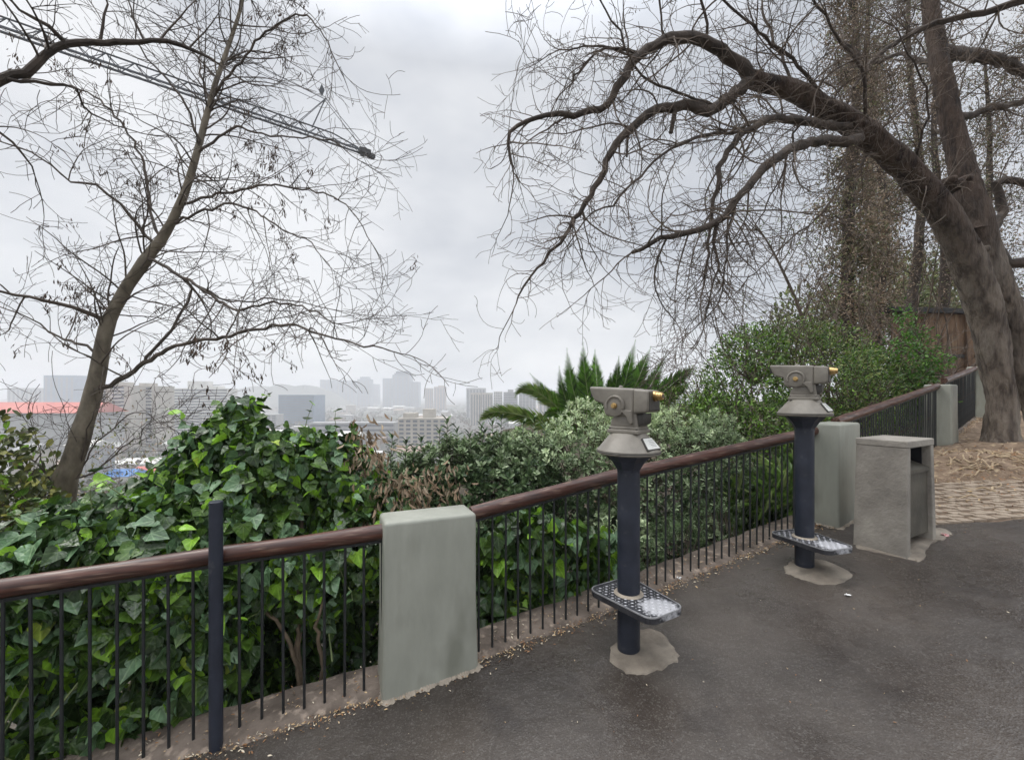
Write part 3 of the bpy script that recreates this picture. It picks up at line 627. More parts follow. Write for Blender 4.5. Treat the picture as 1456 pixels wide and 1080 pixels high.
mb = MB(); pts = [at(1432, 640, 6.0), at(1436, 655, 5.9), at(1448, 665, 5.8), at(1475, 672, 5.7)]
mb.tube([Vector((p.x, p.y, gz(p.x, p.y) + .06 + .05 * (i == 0))) for i, p in enumerate(pts)], [.014, .016, .014, .010], 8)
tag(mb.build('loose_root', M_root, smooth=True), 'pale curved root lying on the dirt at the foot of the tree', 'root')
# ================================================================== trees
def rv(r): return Vector((r.gauss(0, 1), r.gauss(0, 1), r.gauss(0, 1)))
def smooth_path(pts, rad, step=.12):
    out = []; ro = []; n = len(pts)
    for i in range(n - 1):
        p0, p1, p2, p3 = pts[max(i - 1, 0)], pts[i], pts[i + 1], pts[min(i + 2, n - 1)]
        k = max(1, int((p2 - p1).length / step))
        for j in range(k):
            t = j / k; out.append(.5 * ((2 * p1) + (p2 - p0) * t + (2 * p0 - 5 * p1 + 4 * p2 - p3) * t * t + (3 * p1 - p0 - 3 * p2 + p3) * t ** 3)); ro.append(rad[i] + (rad[i + 1] - rad[i]) * t)
    out.append(pts[-1]); ro.append(rad[-1]); return out, ro
def bark_tube(mb, pts, rad, r, n=10, lump=.06, m=0):
    """a limb with an uneven surface"""
    if n >= 18: n = 36
    k0 = len(mb.v); mb.tube(pts, rad, n, m); k = len(pts)
    for i in range(k):
        for j in range(n):
            v = Vector(mb.v[k0 + i * n + j]); c = Vector(pts[i]); q_ = 1 + lump * (math.sin(v.x * 17 + v.z * 9) + math.sin(v.y * 23 - v.z * 6 + v.x * 5) + math.sin(v.z * 31 + j) + (.7 * math.sin(j * 5 * 6.283 / n + v.z * 1.5) + .5 * math.sin(v.z * 7 + j * 9 * 6.283 / n) if n >= 18 else 0))
            mb.v[k0 + i * n + j] = tuple(c + (v - c) * q_)
TIPS = []
def grow(mb, p, d, Ln, rad, lev, r, P):
    seg = P['seg'][lev]; n = max(3, int(Ln / seg)); sl = Ln / n; pts = [p.copy()]; rr = [rad]; ds = []
    wig = P['wig'][lev]; bend = rv(r) * P['bend'][lev]
    for i in range(n):
        d = d + rv(r) * wig + bend * sl + Vector((0, 0, P['trop'][lev])) * sl; d.normalize(); p = p + d * sl; pts.append(p.copy()); rr.append(max(rad * (1 - .72 * (i + 1) / n), P['rmin'])); ds.append(d.copy())
    lim = P.get('keep')
    if lim and not lim(pts[-1]): return
    mb.tube(pts, rr, P['sides'][lev], caps=False)
    if lev == 0:
        TIPS.append((pts[-1], ds[-1])); return
    nc = max(1, int(Ln * P['dens'][lev] * r.uniform(.75, 1.25)))
    for c in range(nc):
        t = r.uniform(.12, .98); i = min(n - 1, int(t * n)); q_ = pts[i].lerp(pts[i + 1], t * n - i); dd = ds[i]
        ax = dd.cross(rv(r)); ax = ax.normalized() if ax.length > 1e-4 else Vector((1, 0, 0))
        cdv = Matrix.Rotation(R(r.uniform(*P['ang'])), 3, ax) @ dd
        cl = P['len'][lev - 1] * r.uniform(.55, 1.25) * (1.15 - .5 * t)
        grow(mb, q_, cdv, cl, max(min(rr[i] * .62, P['rad'][lev - 1]), P['rmin']), lev - 1, r, P)
def along_limb(mb, pts, rad, r, P, lev, dens, t0=.1, updir=None):
    tot = sum((b - a).length for a, b in zip(pts[:-1], pts[1:])); n = int(tot * dens); k = len(pts) - 1
    for c in range(n):
        t = t0 + (1 - t0) * r.random(); i = min(k - 1, int(t * k)); q_ = pts[i].lerp(pts[i + 1], t * k - i); dd = (pts[i + 1] - pts[i]).normalized()
        ax = dd.cross(rv(r)).normalized(); cdv = Matrix.Rotation(R(r.uniform(*P['ang'])), 3, ax) @ dd
        if updir: cdv = (cdv + updir * r.uniform(0, 1)).normalized()
        grow(mb, q_, cdv, P['len'][lev] * r.uniform(.5, 1.3), min(rad[i] * .5, P['rad'][lev]), lev, r, P)
    grow(mb, pts[-1], (pts[-1] - pts[-2]).normalized(), P['len'][lev] * .9, min(rad[-1], P['rad'][lev]), lev, r, P)

M_bark1 = pm('young_bark', (.085, .070, .050), (.230, .195, .145), scale=7, rough=.85, bump=.7, bscale=30, stretch=(1, 1, .5), spots=((.19, .17, .13), 4, .56, .72))
M_twig1 = pm('dark_twig', (.055, .043, .034), (.125, .098, .078), scale=5, rough=.8)
M_bark2 = pm('grey_bark', (.060, .046, .037), (.185, .152, .122), scale=5, rough=.92, bump=1.0, bscale=14, stretch=(2.2, 2.2, .5), bdist=.05, spots=((.24, .21, .175), 1.6, .52, .70), detail=9, lo=.38, hi=.60)
def darker_above(m, z0, z1, c):   # the upper bark is brown and wet, a different skin from the grey foot
    n = m.node_tree.nodes; l = m.node_tree.links; b = n['Principled BSDF']; src = b.inputs['Base Color'].links[0].from_socket; t = n.new('ShaderNodeTexCoord'); sp = n.new('ShaderNodeSeparateXYZ'); l.new(t.outputs['Object'], sp.inputs[0])
    no = n.new('ShaderNodeTexNoise'); no.inputs['Scale'].default_value = 2.5; l.new(t.outputs['Object'], no.inputs['Vector']); ad = n.new('ShaderNodeMath'); ad.operation = 'ADD'; l.new(sp.outputs[2], ad.inputs[0]); l.new(no.outputs['Fac'], ad.inputs[1])
    mr = n.new('ShaderNodeMapRange'); mr.inputs['From Min'].default_value = z0 + .5; mr.inputs['From Max'].default_value = z1 + .5; l.new(ad.outputs[0], mr.inputs['Value'])
    mm = n.new('ShaderNodeMix'); mm.data_type = 'RGBA'; mm.blend_type = 'MULTIPLY'; l.new(mr.outputs[0], mm.inputs[0]); l.new(src, mm.inputs[6]); mm.inputs[7].default_value = (*c, 1); l.new(mm.outputs[2], b.inputs['Base Color'])
darker_above(M_bark2, 2.3, 3.5, (.42, .34, .31))
M_limb2 = pm('dark_bark', (.035, .027, .022), (.095, .073, .058), scale=5, rough=.9, bump=.8, bscale=28, bdist=.015)
M_twig2 = pm('brown_twig', (.075, .056, .043), (.150, .115, .088), scale=4, rough=.85)
M_pod = pm('dry_pod', (.05, .032, .024), (.12, .078, .052), scale=20, rough=.8, trans=.15)

def path3(l): return [at(px, py, Y) for px, py, Y in l]
# ---- left tree (leaning trunk with hanging seed pods)
base = at(88, 724, 4.7); zb = tz(base.x - .1, base.y) - .2
root = empty('bare_tree', (base.x, base.y, zb), 0, 'slender bare tree leaning right on the left side, with dry seed pods on its twigs', 'tree')
O = Vector((base.x, base.y, zb)); sh = lambda pts: [p - O for p in pts]
rt = random.Random(21)
tp = path3([(88, 724, 4.7), (100, 668, 4.72), (118, 610, 4.75), (137, 540, 4.8), (150, 470, 4.85), (172, 422, 4.9), (205, 372, 4.95), (236, 330, 5.0), (262, 276, 5.05), (278, 225, 5.1), (295, 160, 5.2), (306, 120, 5.2), (330, 50, 5.3), (345, 0, 5.4), (362, -90, 5.5), (370, -190, 5.6)])
tp = [Vector((base.x - .12, base.y, zb))] + tp
tr = [.130, .110, .100, .088, .078, .068, .060, .062, .050, .043, .037, .032, .026, .022, .018, .014, .008]
pp, rr = smooth_path(sh(tp), tr); mb = MB(); bark_tube(mb, pp, rr, rt, 14, .035); mb.build('trunk', M_bark1, root, smooth=True)
limbs1 = [
 ([(150, 458, 4.85), (120, 442, 4.75), (85, 432, 4.6), (40, 423, 4.4), (0, 415, 4.2), (-60, 402, 3.9)], .030),
 ([(134, 498, 4.8), (110, 488, 4.8), (80, 478, 4.8), (45, 452, 4.7), (0, 437, 4.6)], .020),
 ([(140, 552, 4.8), (175, 538, 4.75), (205, 515, 4.7), (240, 497, 4.6), (275, 485, 4.5), (318, 480, 4.4), (365, 468, 4.3), (420, 463, 4.2), (455, 475, 4.1), (500, 488, 4.0), (545, 492, 3.95)], .028),
 ([(205, 515, 4.7), (235, 478, 4.7), (262, 440, 4.7), (276, 405, 4.7), (300, 415, 4.8), (330, 430, 4.85), (375, 425, 4.9), (430, 430, 4.9), (470, 440, 4.9)], .018),
 ([(212, 368, 4.95), (245, 385, 4.8), (275, 402, 4.7), (310, 425, 4.6), (340, 440, 4.5), (390, 430, 4.4), (440, 440, 4.3), (478, 462, 4.2)], .024),
 ([(222, 348, 5.0), (200, 325, 5.0), (170, 290, 4.9), (140, 264, 4.8), (100, 258, 4.7), (60, 225, 4.6), (0, 200, 4.5)], .024),
 ([(225, 335, 5.0), (215, 300, 5.1), (208, 250, 5.2), (190, 200, 5.2), (150, 150, 5.2), (115, 128, 5.2), (60, 115, 5.1), (0, 112, 5.0)], .020),
 ([(255, 315, 5.0), (290, 300, 4.9), (330, 290, 4.8), (370, 305, 4.7), (400, 325, 4.6), (440, 345, 4.5), (455, 362, 4.4)], .018),
 ([(268, 288, 5.05), (310, 276, 5.0), (350, 268, 4.9), (385, 264, 4.8), (430, 268, 4.7), (475, 280, 4.6), (505, 308, 4.5), (528, 345, 4.5)], .018),
 ([(280, 215, 5.1), (310, 195, 5.1), (335, 180, 5.0), (375, 190, 5.0), (420, 195, 4.9), (470, 200, 4.8), (510, 230, 4.8)], .018),
 ([(282, 205, 5.1), (265, 150, 5.0), (230, 105, 4.9), (195, 55, 4.8), (190, -10, 4.7)], .018),
 ([(300, 140, 5.2), (335, 95, 5.1), (385, 40, 5.0), (430, 20, 4.9), (465, 60, 4.8), (485, 100, 4.8)], .018),
 ([(300, 150, 5.2), (285, 100, 5.3), (280, 40, 5.4), (270, -30, 5.5)], .016),
 ([(108, 682, 4.73), (140, 665, 4.7), (170, 640, 4.6), (198, 620, 4.5), (215, 600, 4.4)], .013),
 ([(108, 680, 4.73), (130, 640, 4.8), (170, 600, 4.9), (200, 585, 4.9), (235, 605, 4.9)], .012),
 ([(90, 690, 4.72), (60, 670, 4.6), (40, 648, 4.5), (10, 640, 4.4)], .014),
 ([(112, 665, 4.72), (122, 620, 4.7), (138, 578, 4.65)], .014),
]
P1g = dict(seg=[.034, .055, .09], wig=[.10, .10, .09], bend=[2.6, 1.6, .8], trop=[-.5, -.1, .1], rmin=.0024, sides=[3, 3, 4], dens=[0, 7.0, 5.5], ang=(30, 75), len=[.22, .50, .95], rad=[.0028, .005, .010])
mbl = MB(); mbt = MB()
AX = list(pp)
def snap(p_, axis, lim):
    q = min(axis, key=lambda a: (a - p_[0]).length)
    return ([q] + p_) if (q - p_[0]).length < lim else p_
for pl, r0 in limbs1:
    p_ = snap(sh(path3(pl)), AX, .40); pts, rr = smooth_path(p_, [r0 * (1 - .75 * i / (len(p_) - 1)) for i in range(len(p_))], .08)
    for i in range(1, len(pts)): pts[i] = pts[i] + rv(rt) * .010
    AX += pts; bark_tube(mbl, pts, rr, rt, 6, .05); along_limb(mbt, pts, rr, rt, P1g, 1, 5.0); along_limb(mbt, pts, rr, rt, P1g, 2, 3.2, t0=.12)
along_limb(mbt, pp[len(pp) // 3:], [.03] * len(pp), rt, P1g, 2, 10.0)
mbl.build('limbs', M_twig1, root, smooth=True); o = mbt.build('twigs', M_twig1, root)
# seed pods hanging from a share of the twig ends
def pods(parent, tips, frac, seed, size):
    r = np.random.RandomState(seed); T = [t for t in tips if r.rand() < frac]
    B = []; D = []
    for (p, d) in T:
        for k in range(r.randint(6, 15)):
            B.append((p.x + r.randn() * .02, p.y + r.randn() * .02, p.z + r.randn() * .025)); D.append((r.randn() * .35, r.randn() * .35, -1))
    if not B: return
    B = np.array(B); D = np.array(D); n = len(B)
    leaves('seed_pods', LANCE, B, D, r.randn(n, 3), r.uniform(size * .6, size * 1.2, n), [M_pod], np.zeros(n, int), parent, fold=.2, wid=.55)
cl = [t for t in TIPS]; r_ = random.Random(2)
seeds_ = [t for t in cl if math.sin(t[0].x * 3.1 + 1) + math.sin(t[0].z * 2.7 + t[0].x) > .75]
pods(root, seeds_, .5, 5, .050)
TIPS.clear()

# ---- foreground limb of another tree reaching in from the top left
pl = [(-160, 190, 3.2), (-60, 140, 3.3), (0, 116, 3.4), (50, 92, 3.5), (95, 63, 3.6), (150, 62, 3.7), (215, 58, 3.8), (260, 66, 3.9), (310, 88, 4.0)]
b0 = at(-160, 190, 3.2); zb2 = tz(-5.2, 2.6) - .2
root = empty('dark_bare_tree', (-5.2, 2.6, zb2), 0, 'dark bare tree outside the left edge, one thick limb reaching across the top left corner', 'tree')
O = Vector((-5.2, 2.6, zb2)); mb = MB(); tpts = [Vector((-5.2, 2.6, zb2)), Vector((-5.0, 2.7, .5)), Vector((-4.7, 3.0, 2.2)), b0, ]
pts, rr = smooth_path([p - O for p in tpts], [.16, .13, .10, .05]); bark_tube(mb, pts, rr, rt, 10, .03); mb.build('trunk', M_limb2, root, smooth=True)
P1c = dict(P1g); P1c['len'] = [.20, .45, .85]
mbl = MB(); mbt = MB()
for pl_, r0 in ((pl, .042), ([(95, 63, 3.6), (70, 40, 3.5), (30, 15, 3.4), (0, -20, 3.3)], .018), ([(10, 112, 3.4), (70, 118, 3.6), (110, 128, 3.7), (118, 150, 3.8), (150, 172, 3.9), (200, 190, 4.0)], .014),
                ([(140, 62, 3.7), (150, 20, 3.7), (145, -30, 3.7)], .013), ([(205, 58, 3.8), (190, 25, 3.8), (180, -20, 3.8)], .012), ([(-60, 140, 3.3), (-20, 170, 3.4), (30, 215, 3.5), (50, 250, 3.6)], .014)):
    pts, rr = smooth_path([p - O for p in path3(pl_)], [r0 * (1 - .7 * i / (len(pl_) - 1)) for i in range(len(pl_))], .08)
    for i in range(1, len(pts)): pts[i] = pts[i] + rv(rt) * .008
    bark_tube(mbl, pts, rr, rt, 8, .05); along_limb(mbt, pts, rr, rt, P1c, 1, 3.5); along_limb(mbt, pts, rr, rt, P1c, 2, 2.4, t0=.15)
mbl.build('limbs', M_limb2, root, smooth=True); mbt.build('twigs', M_twig1, root)
seeds_ = [t for t in TIPS if math.sin(t[0].x * 4 + 1) + math.sin(t[0].z * 3) > .6]; pods(root, seeds_, .3, 6, .032); TIPS.clear()

# ---- big leaning tree on the right
tb = at(1424, 640, 6.15); zb = gz(tb.x, tb.y)
root = empty('leaning_tree', (tb.x, tb.y, zb), 0, 'large leaning tree with grey bark on the right, bare limbs arching over the viewers', 'tree')
O = Vector((tb.x, tb.y, zb)); rt = random.Random(77)
def limb(mbx, l, radii, n=14, lump=.035, jit=.0, step=.07):
    pts, rr = smooth_path([p - O for p in path3(l)], radii, step)
    if jit:
        for i in range(1, len(pts)): pts[i] = pts[i] + rv(rt) * jit
    bark_tube(mbx, pts, rr, rt, n, lump); return pts, rr
mb = MB()
main = [(1424, 668, 6.15), (1423, 640, 6.15), (1424, 615, 6.15), (1424, 570, 6.15), (1416, 520, 6.15), (1404, 460, 6.15), (1386, 400, 6.1), (1366, 350, 6.05), (1335, 295, 6.0), (1300, 252, 5.9), (1262, 215, 5.8), (1215, 178, 5.7), (1170, 152, 5.6), (1130, 130, 5.5), (1085, 117, 5.45), (1066, 112, 5.4)]
mp_, mr_ = limb(mb, main, [.36, .24, .18, .16, .165, .19, .20, .19, .165, .16, .15, .145, .118, .115, .105, .095], 20, .035)
stem2 = [(1492, 672, 6.2), (1490, 640, 6.2), (1480, 590, 6.2), (1462, 540, 6.2), (1450, 490, 6.2), (1432, 440, 6.2), (1412, 395, 6.2), (1395, 340, 6.2), (1380, 290, 6.2)]
limb(mb, stem2, [.28, .20, .17, .16, .165, .175, .185, .19, .18], 18, .03)
up = [(1386, 330, 6.2), (1378, 280, 6.25), (1366, 230, 6.3), (1352, 170, 6.35), (1340, 110, 6.4), (1330, 50, 6.5), (1318, -20, 6.6), (1300, -120, 6.8)]
up_p, up_r = limb(mb, up, [.19, .17, .15, .13, .12, .11, .10, .09], 16, .04)
AX = list(mp_) + list(up_p)
# burr / old wound where the stems part
for (px, py, Y, s) in ((1362, 262, 6.02, .085), (1352, 256, 6.0, .06), (1374, 255, 6.0, .06), (1398, 355, 5.95, .06), (1385, 345, 5.93, .05)):
    c = at(px, py, Y) - O; mb.tube([c + Vector((0, .12, 0)), c + Vector((0, 0, 0)), c - Vector((0, .06, 0)), c - Vector((0, .075, 0))], [s * 1.1, s, s * .7, s * .35], 12)
mb.build('trunk', M_bark2, root, smooth=True)
mbl = MB(); mbt = MB(); LS = []
def L2(l, r0, r1, n=10, dens2=.9, dens1=2.0, lump=.05, t0=.1, d3=0):
    p_ = snap([p - O for p in path3(l)], AX, .45); k = len(p_) - 1; pts, rr = smooth_path(p_, [r0 + (r1 - r0) * i / k for i in range(k + 1)], .10)
    for i in range(2, len(pts)): pts[i] = pts[i] + rv(rt) * .012
    bark_tube(mbl, pts, rr, rt, n, lump); AX.extend(pts); LS.append(((pts, rr), dens2, dens1, t0))
L2([(1066, 112, 5.4), (1055, 95, 5.35), (1035, 82, 5.3), (1010, 66, 5.2), (985, 55, 5.1), (960, 54, 5.0), (930, 64, 4.9), (908, 80, 4.85), (893, 98, 4.8), (880, 125, 4.8), (866, 148, 4.8), (840, 157, 4.75), (815, 165, 4.7), (780, 161, 4.65), (748, 172, 4.6), (725, 190, 4.55), (722, 220, 4.5), (728, 250, 4.5)], .085, .009, 12)
L2([(908, 76, 4.85), (885, 70, 4.8), (860, 68, 4.8), (830, 92, 4.75), (810, 120, 4.7), (790, 145, 4.7)], .022, .006, 6)
L2([(905, 80, 4.85), (870, 72, 4.9), (835, 68, 5.0), (795, 72, 5.1), (760, 90, 5.2)], .018, .005, 6)
L2([(1066, 116, 5.4), (1045, 133, 5.3), (1025, 148, 5.2), (1008, 158, 5.1), (985, 150, 5.05), (960, 150, 5.0), (935, 155, 4.95), (918, 163, 4.9), (905, 178, 4.9), (886, 192, 4.85), (870, 215, 4.8), (858, 245, 4.8), (845, 268, 4.75), (833, 290, 4.7), (815, 312, 4.65), (795, 345, 4.6), (770, 372, 4.6), (745, 405, 4.55), (730, 430, 4.5)], .078, .007, 12)
L2([(960, 152, 5.0), (957, 168, 4.98), (953, 188, 4.96)], .030, .024, 8, 0, 0)
L2([(893, 190, 4.87), (893, 205, 4.86), (891, 222, 4.85)], .016, .012, 6, 0, 0)
L2([(1215, 180, 5.7), (1180, 178, 5.5), (1140, 172, 5.3), (1100, 168, 5.1), (1070, 180, 5.0), (1050, 195, 4.9), (1030, 225, 4.85), (1022, 255, 4.8), (1015, 285, 4.8), (1010, 320, 4.8), (1005, 360, 4.75), (1000, 400, 4.7)], .060, .010, 10)
L2([(1222, 198, 5.6), (1190, 200, 5.3), (1160, 202, 5.1), (1125, 212, 4.9), (1095, 232, 4.7), (1070, 258, 4.6), (1045, 285, 4.55), (1020, 315, 4.5), (990, 330, 4.45), (955, 335, 4.4), (925, 345, 4.4), (898, 362, 4.4)], .068, .018, 10)
L2([(1085, 168, 5.1), (1040, 188, 4.9), (1000, 195, 4.7), (965, 205, 4.6), (930, 230, 4.5), (900, 260, 4.4), (870, 290, 4.3), (835, 310, 4.2), (810, 345, 4.2)], .022, .006, 6)
L2([(1015, 150, 5.1), (990, 140, 5.0), (950, 128, 4.9), (910, 108, 4.8), (895, 80, 4.7), (870, 30, 4.6), (845, -10, 4.5)], .018, .008, 6)
L2([(1020, 315, 4.5), (1015, 345, 4.5), (1018, 380, 4.5), (1010, 420, 4.5), (1002, 460, 4.5)], .020, .006, 6, 1.6, 4)
L2([(1045, 285, 4.6), (1035, 330, 4.6), (1030, 380, 4.6), (1020, 430, 4.6), (985, 470, 4.6)], .016, .005, 6, 1.6, 4)
L2([(950, 335, 4.4), (935, 370, 4.4), (930, 410, 4.4), (945, 440, 4.4), (960, 455, 4.4)], .012, .005, 6, 1.2, 3)
L2([(1180, 150, 5.6), (1150, 110, 5.4), (1100, 60, 5.2), (1050, 20, 5.0), (1000, -30, 4.9)], .030, .010, 8)
L2([(1240, 195, 5.8), (1230, 150, 5.5), (1225, 100, 5.3), (1190, 50, 5.1), (1150, -10, 5.0)], .030, .012, 8)
L2([(1130, 125, 5.5), (1110, 80, 5.6), (1090, 30, 5.7), (1080, -30, 5.8)], .024, .010, 8)
L2([(1300, 245, 5.9), (1310, 200, 5.6), (1320, 150, 5.4), (1300, 90, 5.2), (1270, 40, 5.1)], .020, .008, 8)
L2([(1010, 64, 5.2), (1005, 30, 5.1), (990, -10, 5.0), (960, -60, 4.9)], .024, .010, 8)
L2([(945, 58, 4.95), (940, 20, 4.9), (935, -30, 4.8)], .018, .008, 8)
L2([(1475, -5, 5.6), (1420, 12, 5.8), (1380, 22, 5.9), (1342, 29, 6.0), (1303, 43, 6.1), (1262, 70, 6.1), (1244, 86, 6.1), (1228, 102, 6.1), (1212, 125, 6.1)], .048, .020, 10)
L2([(1400, 340, 6.3), (1425, 300, 6.5), (1415, 262, 6.5), (1440, 255, 6.5), (1470, 265, 6.5), (1520, 270, 6.6)], .060, .045, 10)
L2([(1412, 350, 6.2), (1420, 360, 6.2), (1436, 375, 6.1), (1465, 372, 6.0), (1520, 360, 6.0)], .085, .06, 10, 0, 1)
L2([(1376, 165, 6.5), (1400, 155, 6.6), (1430, 152, 6.7), (1460, 140, 6.8), (1520, 110, 6.9)], .055, .04, 10)
L2([(1345, 75, 6.5), (1380, 78, 6.9), (1420, 85, 7.2), (1460, 102, 7.5), (1520, 120, 7.8)], .10, .08, 10)
L2([(1340, 90, 6.4), (1300, 85, 7.0), (1280, 75, 7.4), (1240, 90, 7.8), (1200, 60, 8.0)], .05, .02, 8)
L2([(1160, 150, 5.6), (1130, 190, 5.7), (1115, 240, 5.8), (1090, 290, 5.9), (1060, 340, 6.0)], .018, .007, 6)
L2([(1240, 215, 5.8), (1200, 260, 5.6), (1160, 310, 5.5), (1110, 350, 5.4), (1060, 400, 5.3)], .016, .007, 6)
P2g = dict(seg=[.034, .055, .09], wig=[.11, .12, .11], bend=[4.2, 2.6, 1.2], trop=[-.4, -.5, -.35], rmin=.0025, sides=[3, 3, 4], dens=[0, 6.0, 4.6], ang=(28, 80), len=[.25, .60, 1.10], rad=[.0032, .0058, .011])
P2g['keep'] = lambda p: not (((p + O).z < 1.45) or ((p + O).y > .5 and HX + F * (p + O).x / (p + O).y < 668) or (p + O).y < 1.2)
for (pts, rr), d2, d1, t0 in LS:
    if d2: along_limb(mbt, pts, rr, rt, P2g, 2, d2 * 5.0, t0)
    if d1: along_limb(mbt, pts, rr, rt, P2g, 1, d1 * 4.0, t0)
along_limb(mbt, mp_[int(len(mp_) * .5):], mr_[int(len(mr_) * .5):], rt, P2g, 2, 9, 0)
along_limb(mbt, up_p, up_r, rt, P2g, 2, 11.0, 0.1)
mbl.build('limbs', M_limb2, root, smooth=True); mbt.build('twigs', M_twig2, root)
seeds_ = [t for t in TIPS if math.sin(t[0].x * 3 + 1) + math.sin(t[0].z * 3) > .9]; pods(root, seeds_, .16, 7, .032)
print('twig faces', len(mbt.f)); TIPS.clear()

# ---- hedges and shrubs behind the railing
IV = [leafm('ivy_dark', (0.026, 0.057, 0.014), rough=.30, trans=.12), leafm('ivy_mid', (0.062, 0.130, 0.017), rough=.32, trans=.15), leafm('ivy_grey', (0.111, 0.199, 0.099), rough=.34, trans=.1),
      leafm('ivy_fresh', (0.230, 0.449, 0.035), rough=.35, trans=.35), leafm('ivy_yellow', (0.306, 0.418, 0.048), rough=.45, trans=.3)]
M_stem = pm('ivy_stem', (.10, .075, .05), (.20, .15, .10), scale=9, rough=.85, bump=.5)
M_green_stem = pm('green_stem', (.12, .16, .06), (.22, .26, .11), scale=9, rough=.7)
def ivy(name, E, n, seed, label, size=(.045, .095), fresh=.05, parent_mats=None, down=.9, probs=None, stems=120, margin=.20, depth=.30):
    mats = parent_mats or IV
    c0 = Vector(E[0][:3]); root = empty(name, (c0.x, c0.y, tz(c0.x, c0.y)), 0, label, 'plant')
    P, nr = blobs(E, n, seed, depth=depth + .12, rough=.26, nscale=4.5, keep=lambda P: (fence_d(P)[0] > margin) & (P[:, 2] > terr(P) - .02)); r = np.random.RandomState(seed + 1); n = len(P)
    tip = nr * .35 + np.array([0, 0, -down]) + r.randn(n, 3) * .65; nm = nr + np.array([0, 0, .55]) + r.randn(n, 3) * .6
    pr = probs or [.33, .28, .26, .10, .03]; mi = r.choice(len(pr), n, p=pr)
    fp = pn(P, 2.2, seed + 5); fr_ = (fp > 1.0) & (r.rand(n) < .22); mi[fr_] = 3; lo_ = (r.rand(n) < .5) & (mi == 4); mi[lo_] = 3
    sz = size[0] * .7 + (size[1] * 1.08 - size[0] * .7) * r.rand(n) ** 1.5; off = np.array(root.location)
    leaves('foliage', IVY, P - off, tip, nm, sz, mats, mi, root, fold=.28, curl=.22)
    mb = MB(); rs = random.Random(seed)
    for k in range(stems):
        i = rs.randrange(n); p = Vector(P[i] - off); q_ = p - Vector(nr[i]) * .18 + Vector((0, 0, -.25)) + rv(rs) * .10
        mb.tube([q_, (p + q_) / 2 + rv(rs) * .03, p], [.006, .004, .002], 4, caps=False)
    # young runners standing out of the mass
    B = []; T = []; NN = []; SZ = []
    for k in range(int(n / 90)):
        i = rs.randrange(n); p = Vector(P[i] - off); d_ = (Vector(nr[i]) + Vector((0, 0, rs.uniform(.2, 1.0))) + rv(rs) * .3).normalized(); L_ = rs.uniform(.10, .24); pts = [p]
        if fence_d(np.array([P[i]]))[0][0] < margin + .18: continue
        for q in range(4): d_ = (d_ + rv(rs) * .22).normalized(); pts.append(pts[-1] + d_ * L_ / 4)
        mb.tube(pts, [.004, .003, .003, .002, .0015], 4, caps=False)
        for q in range(1, 5):
            sd = d_.cross(rv(rs)).normalized(); B.append(tuple(pts[q])); T.append(tuple(sd + d_ * .4)); NN.append(tuple(Vector((0, 0, 1)) + rv(rs) * .4)); SZ.append(size[1] * rs.uniform(.35, .75))
    if B: leaves('runner_leaves', IVY, np.array(B), np.array(T), np.array(NN), np.array(SZ), mats, np.random.RandomState(seed).choice(4, len(B), p=[.3, .4, .1, .2]), root, fold=.25, curl=.2)
    mb.build('stems', M_green_stem, root); return root
def E_(l): return [(*at(px, py, Y), a, b, c) for px, py, Y, a, b, c in l]
# ivy mass: (centre px, py, distance, radii)
ivy('ivy_bush', E_([(335, 700, 3.15, .40, .40, .50), (270, 735, 3.1, .42, .42, .40), (400, 700, 3.05, .36, .38, .42), (460, 700, 3.1, .42, .36, .46), (500, 760, 3.0, .36, .30, .45), (345, 622, 3.15, .19, .20, .30), (310, 650, 3.1, .2, .2, .25),
    (360, 800, 2.75, .42, .30, .36), (260, 800, 2.65, .42, .30, .40), (445, 830, 2.82, .34, .24, .30), (400, 1030, 2.72, .60, .26, .22), (450, 900, 3.3, .6, .3, .6), (350, 950, 3.1, .5, .25, .5)]), 17500, 31, 'tall dark green ivy bush mounded behind the railing left of the nearest pillar')
ivy('ivy_bank', E_([(180, 820, 2.45, .42, .32, .40), (90, 850, 2.3, .42, .30, .42), (0, 890, 2.2, .42, .30, .42), (-90, 900, 2.05, .45, .3, .5), (210, 960, 2.38, .42, .26, .46), (90, 1000, 2.2, .42, .26, .48), (0, 1050, 2.08, .42, .26, .5),
    (280, 930, 2.50, .30, .22, .46), (-100, 1050, 1.9, .42, .26, .6), (150, 745, 3.2, .55, .4, .25)]), 15000, 32, 'ivy bank with bright young leaves pressed behind the balusters at the far left', size=(.05, .115))
ivy('ivy_clump', E_([(735, 790, 3.15, .34, .18, .30), (800, 800, 3.28, .32, .18, .28), (720, 880, 3.12, .32, .18, .26), (850, 790, 3.45, .22, .14, .22), (790, 860, 3.2, .30, .14, .18)]), 1700, 33, 'ivy leaves showing between the balusters right of the nearest pillar', size=(.055, .115), stems=40,
    probs=[.30, .38, .22, .08, .02])
OL = [leafm('olive_dark', (0.058, 0.078, 0.026), trans=.2), leafm('olive_mid', (0.111, 0.137, 0.039), trans=.3), leafm('olive_yellow', (0.260, 0.260, 0.058), trans=.3)]
